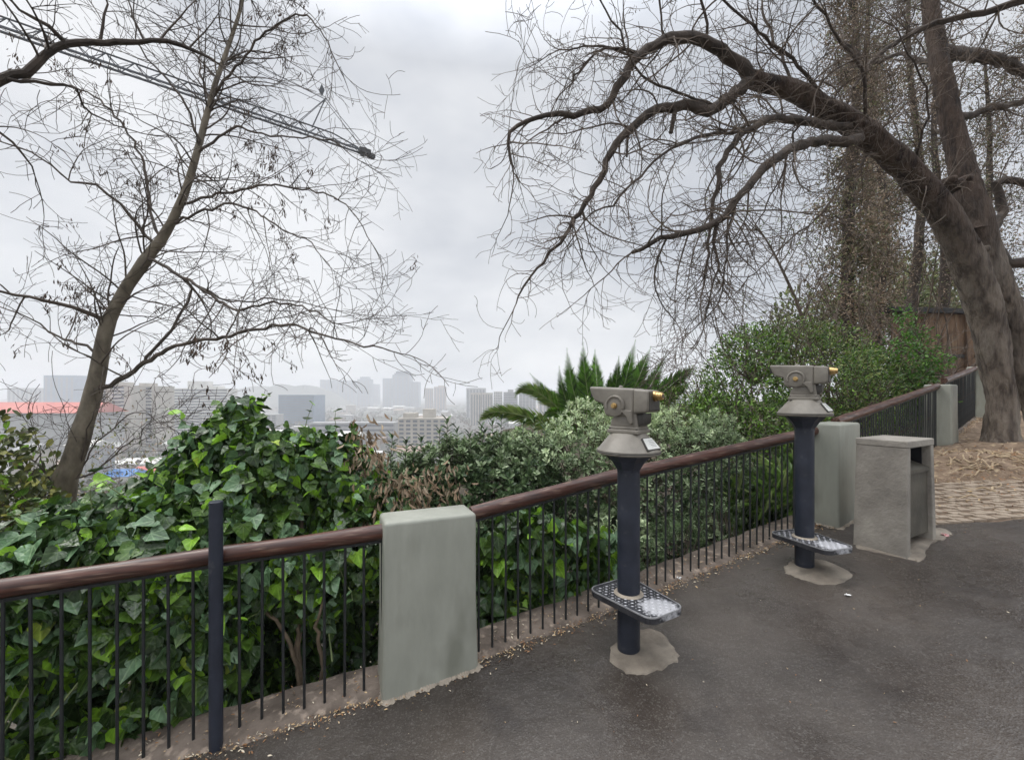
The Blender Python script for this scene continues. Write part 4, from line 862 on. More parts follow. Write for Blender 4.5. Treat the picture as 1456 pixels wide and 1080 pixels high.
def bush(name, E, n, seed, label, mats, pr, size, wid=.8, tmpl=LANCE, margin=.25, cat='plant', group=None, depth=.4, rough=.2, stemmat=None, up=.4, nst=80, root_xy=None, clip=True):
    c0 = Vector(E[0][:3]); gx_, gy_ = root_xy or (c0.x, c0.y); root = empty(name, (gx_, gy_, tz(gx_, gy_)), 0, label, cat, group)
    P, nr = blobs(E, n, seed, depth=depth, rough=rough, keep=(lambda P: (fence_d(P)[0] > margin) & (P[:, 2] > terr(P) - .02)) if clip else None); r = np.random.RandomState(seed + 1); n = len(P)
    tip = nr * .6 + np.array([0, 0, up]) + r.randn(n, 3) * .6; nm = nr + np.array([0, 0, .6]) + r.randn(n, 3) * .5
    mi = r.choice(len(pr), n, p=pr); off = np.array(root.location)
    leaves('foliage', tmpl, P - off, tip, nm, r.uniform(size[0], size[1], n), mats, mi, root, fold=.25, curl=.15, wid=wid)
    mb = MB(); rs = random.Random(seed)
    for k in range(nst):
        e = rs.choice(E); c = Vector(e[:3]); u_ = rv(rs).normalized(); tipp = c + Vector((u_.x * e[3], u_.y * e[4], abs(u_.z) * e[5])) * .95; b_ = Vector((c.x + rs.uniform(-.2, .2) * e[3], c.y, c.z - e[5] * .9))
        mb.tube([b_ - Vector(off), (b_ + tipp) / 2 + rv(rs) * .06 - Vector(off), tipp - Vector(off)], [.016, .010, .004], 4, caps=False)
    mb.build('branches', stemmat or M_twig2, root); return root
bush('olive_bush', E_([(-20, 715, 4.4, .62, .4, .80), (45, 780, 4.2, .6, .4, .65), (85, 770, 4.5, .4, .3, .4), (-90, 700, 4.2, .6, .4, .8), (60, 700, 4.9, .35, .3, .25)]), 5200, 41, 'yellowish olive bush at the left edge beside the slender tree', OL + [IV[3]], [.3, .38, .24, .08], (.05, .11), wid=1.2, depth=.6)
# rosette shrubs
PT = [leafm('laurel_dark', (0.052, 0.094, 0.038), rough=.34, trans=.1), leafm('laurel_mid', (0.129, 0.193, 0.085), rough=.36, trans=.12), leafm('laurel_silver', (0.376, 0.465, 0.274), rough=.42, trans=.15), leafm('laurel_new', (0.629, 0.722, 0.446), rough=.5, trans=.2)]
M_dry = leafm('dry_leaf', (0.269, 0.190, 0.121), var=.4, rough=.8, trans=.25); M_dry2 = leafm('dry_leaf_pale', (0.393, 0.310, 0.215), var=.3, rough=.8, trans=.25)
def rosettes(name, E, n, seed, label, mats, silver=.5, leaf=(.035, .06), per=9, margin=.22, spikes=0, cat='shrub', up=.55):
    c0 = Vector(E[0][:3]); root = empty(name, (c0.x, c0.y, tz(c0.x, c0.y)), 0, label, cat)
    P, nr = blobs(E, n, seed, depth=.32, rough=.17, nscale=4.5, keep=lambda P: (fence_d(P)[0] > margin) & (P[:, 2] > terr(P) - .02)); r = np.random.RandomState(seed + 1); off = np.array(root.location)
    n = len(P); ax = unit(nr * .7 + np.array([0, 0, up]) + r.randn(n, 3) * .30)
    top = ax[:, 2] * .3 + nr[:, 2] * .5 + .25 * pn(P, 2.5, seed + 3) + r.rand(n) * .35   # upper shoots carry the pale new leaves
    tw = P - nr * .12 - np.array([0, 0, .10])
    P_ = np.repeat(P, per, 0); A_ = np.repeat(ax, per, 0); m = len(P_); ang = np.tile(np.arange(per) * 2.4, n) + np.repeat(r.rand(n) * 6, per)
    o1 = unit(np.cross(A_, np.array([.3, .2, .9]))); o2 = np.cross(A_, o1); rad = o1 * np.cos(ang)[:, None] + o2 * np.sin(ang)[:, None]
    k = np.tile(np.arange(per) / per, n); op = (.30 + .95 * k) * r.uniform(.8, 1.2, m)
    tip = A_ * np.cos(op)[:, None] + rad * np.sin(op)[:, None]; nm = A_ * np.sin(op)[:, None] - rad * np.cos(op)[:, None]
    base = P_ - A_ * (k * .035)[:, None]; topr = np.repeat(top, per)
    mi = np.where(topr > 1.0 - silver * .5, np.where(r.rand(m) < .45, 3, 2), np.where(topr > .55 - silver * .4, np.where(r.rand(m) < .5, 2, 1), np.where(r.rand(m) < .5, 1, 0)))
    leaves('foliage', LANCE, base - off, tip, nm, r.uniform(leaf[0], leaf[1], m) * (.75 + .4 * k), mats, mi, root, fold=.35, curl=.12, wid=.85)
    mb = MB()
    for i in range(0, n, 3): mb.tube([tuple(tw[i] - off), tuple(P[i] - off)], [.004, .0025], 3, caps=False)
    mb.build('twigs', M_twig2, root); return root
rosettes('silvery_shrub', E_([(900, 688, 4.25, .60, .40, .68), (830, 685, 4.1, .50, .42, .68), (960, 675, 4.4, .52, .42, .70), (1020, 670, 4.7, .46, .38, .70), (780, 705, 3.95, .45, .38, .62), (870, 780, 3.75, .45, .3, .35), (980, 780, 4.1, .4, .3, .35)]), 5200, 51,
         'large silvery green shrub behind the nearer viewer, below the palm', PT, .62)
rosettes('green_shrub', E_([(700, 700, 3.75, .48, .38, .48), (640, 705, 3.65, .42, .36, .46), (590, 720, 3.6, .40, .34, .42), (740, 690, 3.85, .40, .38, .46), (690, 780, 3.4, .4, .3, .35), (600, 800, 3.3, .4, .3, .4)]), 3600, 52,
         'dark green shrub with whorled leaves behind the handrail right of the nearest pillar', PT, .12, leaf=(.045, .075))
rosettes('low_shrub', E_([(900, 830, 3.55, .36, .22, .36), (960, 800, 3.75, .36, .22, .40), (1030, 770, 3.95, .36, .22, .38), (860, 850, 3.45, .30, .2, .3)]), 1800, 53, 'small-leaved dark shrub seen through the balusters behind the nearer viewer', [PT[0], PT[1], PT[1], PT[2]], .2, leaf=(.028, .045), per=8)
# upright shoots standing above the green shrub
mbs = MB(); rs = random.Random(9); Bs = []; Ts = []; Ns = []; c0 = at(655, 640, 3.6); root = empty('upright_shoots', (c0.x, c0.y, tz(c0.x, c0.y)), 0, 'dark leafy shoots standing upright above the green shrub against the hazy city', 'plant')
off = root.location.copy()
for (px, pt, pb, Y) in ((636, 598, 680, 3.6), (650, 610, 690, 3.55), (625, 612, 690, 3.65), (700, 600, 690, 3.7), (713, 592, 690, 3.75), (668, 618, 690, 3.6), (745, 600, 690, 3.8), (760, 594, 690, 3.8), (578, 628, 700, 3.5), (600, 624, 700, 3.6), (690, 612, 690, 3.7), (590, 640, 700, 3.5), (775, 604, 690, 3.8), (685, 606, 690, 3.72), (558, 620, 690, 3.5)):
    a = at(px + rs.uniform(-10, 10), pb, Y); b = at(px, pt, Y); mbs.tube([a - off, (a + b) / 2 - off + rv(rs) * .01, b - off], [.006, .004, .002], 4, caps=False)
    for k in range(26):
        t = .3 + .7 * k / 25; p = a.lerp(b, t); an = k * 2.4; ra = Vector((math.cos(an), math.sin(an), 0)); op = 1.0 if k < 22 else .45
        Bs.append(p - off); Ts.append(ra * op + Vector((0, 0, .75))); Ns.append(Vector((0, 0, 1)) - ra * .6)
mbs.build('stems', M_twig1, root); leaves('foliage', LANCE, np.array([tuple(v) for v in Bs]), np.array([tuple(v) for v in Ts]), np.array([tuple(v) for v in Ns]), np.random.RandomState(1).uniform(.05, .08, len(Bs)), [PT[0], PT[1]], np.random.RandomState(2).randint(0, 2, len(Bs)), root, wid=.8)
# dead leaf sprays
r = np.random.RandomState(4); c0 = at(545, 690, 3.05); root = empty('withered_shrub', (c0.x, c0.y, tz(c0.x, c0.y)), 0, 'withered shrub with hanging brown dead leaves above the nearest pillar', 'plant'); off = np.array(root.location); B = []; T = []; mb = MB(); rs = random.Random(6)
for (px, py, Y, nl) in ((522, 612, 3.1, 55), (520, 640, 3.08, 60), (508, 660, 3.05, 60), (530, 655, 3.0, 60), (500, 690, 3.0, 60), (545, 690, 3.0, 70), (570, 685, 3.0, 60), (597, 680, 3.05, 55), (585, 700, 3.0, 55), (625, 683, 3.15, 45), (530, 705, 2.95, 60), (560, 705, 2.95, 50), (650, 690, 3.2, 30), (515, 625, 3.1, 40), (498, 625, 3.15, 20), (645, 672, 3.2, 20), (610, 712, 3.1, 30), (490, 712, 3.0, 40), (640, 775, 3.1, 12), (505, 735, 2.9, 25), (540, 740, 2.9, 20)):
    c = at(px, py, Y)
    mb.tube([tuple(Vector(c) - Vector(off) + Vector((rs.uniform(-.15, .15), .1, -.3))), tuple(Vector(c) - Vector(off))], [.006, .003], 4, caps=False)
    for k in range(int(nl * .62)):
        g = r.randn(3) * np.array([.075, .06, .06]); B.append(np.array(c) + g); T.append(np.array([g[0] * 4, g[1] * 4, -1]) + r.randn(3) * .3)
B = np.array(B); T = np.array(T); n = len(B); leaves('dead_leaves', LANCE, B - off, T, r.randn(n, 3), r.uniform(.035, .070, n), [M_dry, M_dry2], (r.rand(n) < .45).astype(int), root, fold=.6, curl=.5, wid=.62); mb.build('stems', M_stem, root)
# bare stems in the dark gap behind the balusters, left of the pillar
for (pl, r0, lab) in (([(430, 1010, 2.62), (425, 950, 2.66), (424, 880, 2.70), (426, 800, 2.75), (430, 720, 2.9)], .022, 'upright brown shrub stem behind the balusters, left of the nearest pillar'),
                      ([(428, 985, 2.62), (412, 915, 2.62), (385, 875, 2.62), (345, 850, 2.65), (300, 835, 2.7)], .013, 'thin crooked branch forking left behind the balusters near the pillar'),
                      ([(455, 985, 2.66), (457, 940, 2.64), (450, 890, 2.62), (460, 850, 2.66), (470, 780, 2.8)], .014, 'thin pale crooked stem nearest the pillar behind the balusters')):
    p_ = path3(pl); o0 = p_[0]; pts, rr = smooth_path([p - o0 for p in p_], [r0 * (1 - .5 * i / 4) for i in range(5)], .04)
    for i in range(1, len(pts)): pts[i] = pts[i] + rv(rs) * .004
    mb = MB(); bark_tube(mb, pts, rr, rs, 8, .06); o = mb.build('shrub_stem', M_stem, smooth=True); o.location = o0; tag(o, lab, 'stem')
# bright grassy leaves seen low through the balusters near the second viewer
GR = [leafm('grass_bright', (.15, .26, .05), trans=.35), leafm('grass_mid', (.07, .13, .03), trans=.3), leafm('grass_pale', (.30, .38, .14), trans=.3)]
r = np.random.RandomState(14); n = 1500; px = r.uniform(1030, 1150, n); Yb = r.uniform(4.25, 5.6, n); x = (px - HX) * Yb / F; B = np.c_[x, Yb, np.zeros(n)]; dF, _ = fence_d(B); B = B[dF > .3]; n = len(B); B[:, 2] = terr(B) + r.uniform(0, .55, n)
root = empty('strappy_plant', (2.7, 4.6, tz(2.7, 4.6)), 0, 'bright strappy leaves behind the balusters beside the farther viewer', 'plant'); off = np.array(root.location)
leaves('foliage', LANCE, B - off, np.c_[r.randn(n) * .5, r.randn(n) * .5, r.uniform(.3, 1, n)], r.randn(n, 3), r.uniform(.12, .34, n), GR, r.choice(3, n, p=[.4, .42, .18]), root, fold=.2, curl=.5, wid=.18)
# middle-distance evergreen shrubs
EG = [leafm('evergreen_dark', (0.047, 0.094, 0.018), trans=.1), leafm('evergreen_mid', (0.096, 0.176, 0.024), trans=.15), leafm('evergreen_bright', (0.158, 0.310, 0.028), trans=.2), leafm('evergreen_grey', (0.202, 0.238, 0.069), trans=.15)]
bush('evergreen_shrub', E_([(1050, 560, 6.6, .62, .6, 1.0), (1075, 500, 6.8, .55, .5, .55), (1030, 620, 6.2, .6, .5, .6), (1000, 590, 6.6, .5, .5, .4), (1100, 620, 6.2, .7, .5, .6)]), 14000, 61, 'bright-edged evergreen shrub left of the farther viewer head', EG, [.30, .36, .26, .08], (.035, .07), wid=1.0, depth=.5)
bush('evergreen_shrub', E_([(1170, 540, 6.9, .75, .6, .85), (1130, 500, 7.2, .65, .5, .6), (1215, 560, 6.8, .6, .5, .7), (1150, 630, 6.2, .6, .5, .5)]), 15000, 62, 'greyish evergreen shrub directly behind the farther viewer head', EG, [.28, .30, .10, .32], (.03, .065), wid=.9, depth=.5)
bush('evergreen_shrub', E_([(1255, 580, 7.6, .7, .5, .8), (1310, 605, 8.2, .7, .5, .6), (1230, 530, 8.0, .5, .5, .45), (1345, 590, 9.0, .6, .5, .3)]), 14000, 63, 'green shrub crowding behind the sloping handrail by the brown board wall', EG, [.28, .42, .20, .10], (.03, .065), wid=.9, depth=.5)
bush('pale_shrub', E_([(960, 590, 7.5, .6, .5, .5), (1000, 560, 8.2, .5, .5, .5), (985, 610, 6.5, .5, .4, .4)]), 5000, 64, 'thin grey-green shrub beyond the palm fronds', EG, [.15, .3, .1, .45], (.03, .06), wid=.8, depth=.7)
# bright arching sprays
BR = [leafm('spray_bright', (.12, .26, .035), trans=.35), leafm('spray_mid', (.07, .17, .03), trans=.3)]
root = empty('fresh_green_shrub', tuple(at(1300, 600, 7.2)), 0, 'fresh bright green shrub with arching sprays in front of the brown board wall', 'plant'); off = Vector(root.location); mb = MB(); B = []; T = []; r = np.random.RandomState(3); rs = random.Random(3)
for (pl) in ([(1300, 600), (1312, 560), (1316, 520), (1308, 485), (1290, 460), (1285, 445)], [(1305, 560), (1285, 530), (1250, 510), (1215, 508)], [(1310, 540), (1325, 520), (1340, 515)], [(1300, 590), (1270, 565), (1235, 555)], [(1312, 505), (1290, 492), (1262, 490)], [(1310, 580), (1330, 570), (1345, 572)], [(1300, 600), (1285, 575), (1275, 540)]):
    p_, rr = smooth_path([at(a, b, 7.3 + .1 * i) for i, (a, b) in enumerate(pl)], [.02 * (1 - .7 * i / (len(pl) - 1)) for i in range(len(pl))], .05); mb.tube([p - off for p in p_], rr, 5)
    for p in p_:
        for k in range(26):
            g = r.randn(3) * .085; B.append(np.array(p - off) + g); T.append(g * 6 + r.randn(3) * .5)
mb.build('branches', M_twig2, root); n = len(B); leaves('foliage', LANCE, np.array(B), np.array(T), r.randn(n, 3) + np.array([0, 0, 1]), r.uniform(.04, .075, n), BR, r.randint(0, 2, n), root, wid=1.1)
# thin leafy tree beyond, against the sky
root_p = at(1150, 620, 8.2); root = empty('thin_leafy_tree', (root_p.x, root_p.y, tz(root_p.x, root_p.y)), 0, 'thin tree with sparse small grey-green leaves against the sky left of the tall brown trees', 'tree'); off = Vector(root.location); mb = MB(); rs = random.Random(31)
tpx = [(1165, 600), (1155, 520), (1140, 450), (1120, 400), (1095, 350), (1075, 320)]; p_, rr = smooth_path([Vector(off)] + [at(a, b, 8.2) for a, b in tpx], [.05, .05, .04, .032, .025, .018, .010], .15); mb.tube([p - off for p in p_], rr, 7); mb.build('trunk', M_twig2, root, smooth=True)
Pt = dict(seg=[.07, .1, .14], wig=[.15, .12, .1], bend=[.5, .4, .3], trop=[.1, .2, .2], rmin=.003, sides=[3, 3, 4], dens=[0, 5, 3.5], ang=(30, 70), len=[.3, .55, .9], rad=[.004, .007, .012]); mb = MB(); TIPS.clear()
along_limb(mb, [p - off for p in p_][len(p_) // 4:], rr, rs, Pt, 2, 5.5); mb.build('twigs', M_twig2, root)
B = []; r = np.random.RandomState(8)
for (p, d) in TIPS:
    for k in range(5): B.append(np.array(p) + r.randn(3) * .06)
TIPS.clear(); n = len(B); leaves('foliage', LANCE, np.array(B), r.randn(n, 3), r.randn(n, 3), r.uniform(.04, .075, n), [EG[3], EG[0], EG[1]], r.choice(3, n, p=[.5, .3, .2]), root, wid=.9)
# tall columnar trees choked with dry brown foliage
DB = [leafm('dry_brown', (0.262, 0.187, 0.123), trans=.2), leafm('dry_grey_brown', (0.352, 0.273, 0.194), trans=.2), leafm('dry_dark', (0.120, 0.094, 0.058), trans=.1), leafm('dull_green', (0.144, 0.157, 0.061), trans=.15)]
def column(px, Y, top, rad, n, seed, label, pb=520, gaps=.8, lean=0):
    b = at(px, pb, Y); g = tz(b.x, b.y); root = empty('tall_tree', (b.x, b.y, g), 0, label, 'tree', 'tall brown trees behind the leaning tree'); ht = top - g; r = np.random.RandomState(seed); rs = random.Random(seed)
    mb = MB(); pts = [Vector((lean * t * ht + .12 * math.sin(t * 9 + seed), .1 * math.cos(t * 7), t * ht)) for t in [i / 30 for i in range(31)]]; rr = [.17 * (1 - .8 * i / 30) for i in range(31)]; bark_tube(mb, pts, rr, rs, 8, .05)
    clumps = []
    nb = int(ht * 7)
    for k in range(nb):
        t = rs.uniform(.16, 1); i = int(t * 30) if t < 1 else 29; p = pts[min(i, 30)]; a = rs.uniform(0, 6.28); ln = rad * rs.uniform(.35, 1.05) * (1.1 - .35 * t)
        if math.sin(t * 31 + a * 2 + seed) < -gaps: continue
        e = p + Vector((math.cos(a) * ln, math.sin(a) * ln, ln * rs.uniform(.3, 1.1))); mb.tube([p, (p + e) / 2 + rv(rs) * .05, e], [.022, .014, .006], 4, caps=False)
        clumps.append((np.array(p.lerp(e, .55)), .22 * rad + .08)); clumps.append((np.array(e), .25 * rad + .06))
    mb.build('trunk', M_limb2, root, smooth=True)
    C = np.array([c for c, _ in clumps]); A = np.array([a for _, a in clumps]); i = r.randint(0, len(C), n); P = C[i] + r.randn(n, 3) * A[i][:, None] * np.array([.8, .8, 1.2]); mi = r.choice(4, n, p=[.36, .26, .24, .14]); cm = r.rand(len(C)); mi = np.where(cm[i] < .18, 3, mi)
    leaves('crown', LANCE, P, r.randn(n, 3) * .7 + np.array([0, 0, -.3]), r.randn(n, 3), r.uniform(.05, .12, n), DB, mi, root, fold=.3, wid=.7); return root
column(1210, 11.0, 15.5, .70, 27000, 71, 'leftmost tall columnar tree clothed in dry brown foliage', gaps=.85)
column(1250, 12.5, 11.2, .62, 12000, 72, 'tall brown-leaved tree second from the left behind the big limb', gaps=.5)
column(1300, 13.5, 15.5, .6, 7000, 73, 'slim tall tree behind the fork of the leaning tree', gaps=.35)
column(1335, 12.5, 12.0, .5, 5000, 74, 'dark slender tree rising just left of the leaning trunk, before the brown wall', gaps=.3)
column(1235, 15, 18.5, 1.0, 10000, 75, 'tallest brown-foliaged tree, its top running out of the frame', gaps=.8)
column(1405, 14, 12.5, .8, 8000, 76, 'brownish tree partly hidden behind the upright stem of the leaning tree', gaps=.4)
column(1480, 13, 13.0, 1.0, 9000, 77, 'brownish tree at the right edge behind the leaning tree', gaps=.4)
# undergrowth of bare brown brush under them
P3g = dict(seg=[.08, .12, .2], wig=[.2, .16, .12], bend=[.8, .6, .4], trop=[.2, .3, .5], rmin=.004, sides=[3, 3, 4], dens=[0, 4.0, 3.0], ang=(25, 70), len=[.35, .8, 1.7], rad=[.005, .009, .018])
for (px, Y, lab, sd_) in ((1190, 9.5, 'tangle of bare brown brush left of the tall trees', 1), (1255, 9.5, 'bare brown brush at the foot of the tall trees', 2), (1320, 10.2, 'bare brush in front of the brown board wall', 3), (1110, 9.0, 'bare brush rising over the evergreen shrubs behind the farther viewer', 4)):
    b = at(px, 560, Y); g = tz(b.x, b.y); root = empty('bare_brush', (b.x, b.y, g), 0, lab, 'shrub'); rs = random.Random(sd_); mb = MB()
    for k in range(13): grow(mb, Vector((rs.uniform(-.5, .5), rs.uniform(-.5, .5), 0)), Vector((rs.uniform(-.6, .6), rs.uniform(-.4, .4), 1)).normalized(), rs.uniform(2.0, 4.6), .022, 2, rs, P3g)
    mb.build('branches', M_twig2, root)
TIPS.clear()
# far greenery seen through the right-hand trunks
bush('distant_tree', [(19, 22, 6.0, 3.5, 2, 2.6), (23, 24, 7, 3, 2, 3.0), (15.5, 22, 5.0, 2.6, 2, 2.0)], 9000, 66, 'leafy tree far behind the brown board wall', [OL[0], OL[1], EG[3]], [.3, .4, .3], (.15, .35), wid=1.0, cat='tree', clip=False, depth=.8, root_xy=(19, 22))

# ---- palm
b = at(858, 668, 8.2); g = tz(b.x, b.y); root = empty('palm_tree', (b.x, b.y, g), 0, 'green palm with arching feather fronds rising behind the nearer viewer', 'palm'); O = Vector((b.x, b.y, g)); rs = random.Random(12)
M_palmtrunk = pm('palm_trunk', (.07, .05, .035), (.16, .12, .08), scale=8, rough=.9, bump=.9, bscale=16)
mb = MB(); hh = b.z - g; mb.lathe([(.30 + .03 * (i % 2), hh * i / 16) for i in range(17)] + [(.2, hh + .1)], 18); mb.build('trunk', M_palmtrunk, root, smooth=True)
PALML = (np.array([(0, 0, 0), (.5, .06, 0), (.42, .5, 0), (0, 1, 0), (-.5, .06, 0), (-.42, .5, 0)], float), [(0, 1, 2, 3), (0, 3, 5, 4)])
PL = [leafm('palm_dark', (0.066, 0.147, 0.019), trans=.2), leafm('palm_green', (0.139, 0.309, 0.032), trans=.3), leafm('palm_pale', (0.270, 0.372, 0.089), trans=.3)]
M_rachis = pm('palm_rib', (.16, .20, .08), (.24, .28, .12), scale=6, rough=.75, spec=.2)
fr = [((846, 496), (850, 560), 0, .8, 1), ((915, 505), (892, 565), 0, .7, 0), ((829, 486), (836, 560), 0, .0, 1), ((806, 494), (820, 570), 0, .25, 1), ((795, 520), (812, 585), 0, -.3, 0), ((753, 530), (800, 585), 0, .35, 0), ((732, 566), (768, 560), .0, .2, 2), ((680, 604), (730, 588), 0, .35, 2), ((904, 482), (884, 560), 0, 0, 1), ((880, 506), (872, 570), 0, -.45, 0),
      ((926, 492), (898, 560), 0, .4, 1), ((949, 500), (912, 570), 0, .5, 0), ((990, 522), (940, 560), 0, .2, 0), ((982, 543), (935, 580), 0, -.4, 1), ((868, 530), (864, 580), 0, -1.0, 0), ((770, 600), (800, 590), 0, -.8, 1), ((930, 590), (900, 585), 0, -.9, 1), ((840, 520), (845, 580), 0, .9, 0), ((765, 555), (800, 575), 0, .8, 1)]
for (tip_, mid_, _, dy, mi_) in fr:
    p0 = at(856, 642, 8.2) - O; p2 = at(tip_[0], tip_[1], 8.2 + dy) - O; p1 = at(mid_[0], mid_[1], 8.2 + dy * .5) - O
    pts = []
    for i in range(25):
        t = i / 24; c = p1 * 2 - (p0 + p2) * .5; pts.append(p0 * (1 - t) ** 2 + c * 2 * t * (1 - t) + p2 * t * t)
    m_ = MB(); m_.tube(pts, [.012 * (1 - .85 * i / 24) for i in range(25)], 5); fo = m_.build('frond', M_rachis, root, smooth=True)
    B = []; T = []; NN = []; SZ = []; L_ = sum((q_ - p).length for p, q_ in zip(pts[:-1], pts[1:])); nl = 80; side0 = (pts[-1] - pts[0]).cross(Vector((0, 1, .2))).normalized()
    for k in range(nl):
        t = .14 + .86 * k / nl; i = min(23, int(t * 24)); p = pts[i].lerp(pts[i + 1], t * 24 - i); d_ = (pts[i + 1] - pts[i]).normalized(); sd = d_.cross(Vector((.15 * math.sin(dy * 5), 1, .25))).normalized(); nn_ = sd.cross(d_)
        ln = L_ * (.12 if tip_[1] > 550 else .155) * math.sin(math.pi * min(1, .18 + .86 * t) ** .8) + .03
        for s in (-1, 1):
            B.append(tuple(p)); T.append(tuple(d_ * 1.0 + sd * s * .72 + nn_ * (.25 + rs.uniform(-.2, .2)) + Vector((0, 0, -.12)))); NN.append(tuple(nn_)); SZ.append(ln * rs.uniform(.85, 1.1))
    n = len(B); leaves('leaflets', PALML, np.array(B), np.array(T), np.array(NN), np.array(SZ), PL, np.where(np.random.RandomState(n + int(tip_[0])).rand(n) < .75, mi_, (mi_ + 1) % 2), fo, fold=.3, curl=.15, wid=.115)

# ---- brown board wall
M_board = pm('weathered_boards', (.070, .040, .024), (.20, .125, .075), scale=2.0, rough=.9, bump=.5, bscale=20, stretch=(5, 5, .7), spots=((.27, .19, .12), 2.2, .55, .7))
M_roof = pm('coping_and_gap_shade', (.012, .012, .013), (.03, .03, .032), scale=5, rough=.7)
a = at(1268, 520, 12.0); a2 = at(1500, 520, 12.6); t = Vector((a2.x - a.x, a2.y - a.y)); ang = math.atan2(t.y, t.x); g = gz(12, 12) - .3; root = empty('board_wall', (a.x, a.y, g), ang, 'weathered brown board wall with a dark coping behind the railing', 'wall')
rs = random.Random(2); topz = 4.0 - g; mb = MB(); Lw = t.length + 2; nbd = int(Lw / .22)
for k in range(nbd): mb.box((.11 + k * .22, rs.uniform(-.008, .008), topz / 2), (.106, .02, topz / 2))
mb.build('boards', M_board, root)
mb = MB(); mb.box((Lw / 2, .0, topz + .06), (Lw / 2 + .1, .14, .07)); mb.build('coping', M_roof, root, bevel=.01)
mb = MB(); mb.box((Lw / 2, -.05, topz * .36), (Lw / 2, .025, .05)); mb.build('rail', M_board, root)
for k in range(5):
    mb = MB(); mb.box((.9 + k * 1.0, -.035, topz * .52), (.33, .012, .045)); mb.build('slot', M_roof, root)  # dark strips laid on the boards stand in for shade in the gaps
for k in range(4):
    mb = MB(); mb.box((.3 + k * 2.0, -.06, topz / 2), (.06, .035, topz / 2)); mb.build('post', M_board, root)
# ================================================================== crane
M_cr = pm('crane_steel', (.030, .036, .045), (.055, .062, .075), scale=3, rough=.6); M_crd = pm('crane_dark', (.018, .018, .02), (.035, .035, .04), scale=3, rough=.6)
tipc = Vector((-19.4, 60.0, 34.6)); dirc = Vector((-27, -21, 0)).normalized(); Lj = 74; side = Vector((-dirc.y, dirc.x, 0))
mast_xy = tipc + dirc * Lj; root = empty('tower_crane', (mast_xy.x, mast_xy.y, PLAIN), 0, 'tower crane jib of steel lattice reaching down across the upper left sky', 'crane'); O = Vector((mast_xy.x, mast_xy.y, PLAIN))
mb = MB(); W2 = .42; H2 = 1.15
def jp(s, a, z): return tipc + dirc * s + side * a + Vector((0, 0, z)) - O
for a in (-W2, W2):
    mb.tube([jp(1.5, a, 0), jp(Lj, a, 0)], .12, 4)
mb.tube([jp(1.5, -W2, 0), jp(1.5, W2, 0)], .06, 4); mb.tube([jp(1.5, 0, 0), jp(1.8, 0, .45), jp(5, 0, H2), jp(Lj, 0, H2)], .11, 4)
k = 0; s = 1.5
while s < Lj - 2:
    for a in (-W2, W2):
        mb.tube([jp(s, a, 0), jp(s + 1.1, 0, H2 if s > 4 else .5)], .055, 3, caps=False); mb.tube([jp(s + 1.1, 0, H2 if s > 4 else .5), jp(s + 2.2, a, 0)], .055, 3, caps=False)
    mb.tube([jp(s, -W2, 0), jp(s, W2, 0)], .035, 3, caps=False); mb.tube([jp(s, -W2, 0), jp(s + 2.2, W2, 0)], .03, 3, caps=False); s += 2.2
mb.build('jib', M_cr, root)
mb = MB(); mb.box(jp(.9, 0, .15), (.75, .5, .30), rz=math.atan2(dirc.y, dirc.x)); mb.box(jp(.0, 0, -.15), (.5, .35, .2), rz=math.atan2(dirc.y, dirc.x)); mb.tube([jp(1, -.6, .1), jp(1, .6, .1)], .4, 12); mb.build('jib_head', M_crd, root)
mb = MB()
for a in (-.4, .4): mb.tube([jp(7.5, a, H2), jp(6.0, a * .5, 5.2)], .07, 4); mb.tube([jp(6.0, a * .5, 5.2), jp(.6, a, .3)], .05, 4); mb.tube([jp(6.0, a * .5, 5.2), jp(9.5, a, H2 * .5)], .04, 4)
mb.tube([jp(6.0, 0, 5.2), jp(Lj - 4, 0, 12.5)], .05, 4); mb.tube([jp(6.6, 0, 4.6), jp(Lj - 4, 0, 10.5)], .035, 4); mb.build('pendant_lines', M_cr, root)
mb = MB(); c = jp(6.4, 0, 6.2); mb.prism([(-.35, 0), (0, -.8), (.35, 0), (0, .8)], -.05, .05, 'y'); o = mb.build('marker_plate', M_cr, root); o.location = c
mb = MB()
for sx_ in (-.9, .9):
    for sy_ in (-.9, .9): mb.box((sx_, sy_, 46), (.12, .12, 46))
for z in range(0, 90, 2):
    for (a_, b_) in (((-.9, -.9), (.9, -.9)), ((.9, -.9), (.9, .9)), ((.9, .9), (-.9, .9)), ((-.9, .9), (-.9, -.9))): mb.tube([(*a_, z), (*b_, z + 2)], .06, 3, caps=False)
mb.build('mast', M_cr, root)

# ================================================================== city in the haze
C_BEIGE = pm('render_beige', (.36, .33, .28), (.48, .44, .38), scale=.15, rough=.9); C_CONC = pm('render_grey', (.28, .28, .28), (.38, .38, .37), scale=.15, rough=.9)
C_WHITE = pm('render_white', (.55, .54, .51), (.68, .67, .63), scale=.15, rough=.9); C_GLASS = pm('blue_glass', (.05, .12, .20), (.08, .17, .27), scale=.1, rough=.25)
C_WIN = pm('window_dark', (.05, .06, .075), (.10, .12, .14), scale=.6, rough=.3); C_RED = pm('red_roof', (.42, .10, .08), (.56, .17, .13), scale=.1, rough=.8)
C_BLUE = pm('blue_roof', (.04, .16, .42), (.07, .22, .5), scale=.2, rough=.7); C_BROWN = pm('render_brown', (.24, .17, .13), (.33, .25, .2), scale=.15, rough=.9); C_STEEL = pm('dark_tower', (.04, .09, .14), (.07, .13, .19), scale=.1, rough=.4)
def px_x(px, Y): return (px - HX) * Y / F
def top_z(py, Y): return CZ - (py - HY) * Y / F
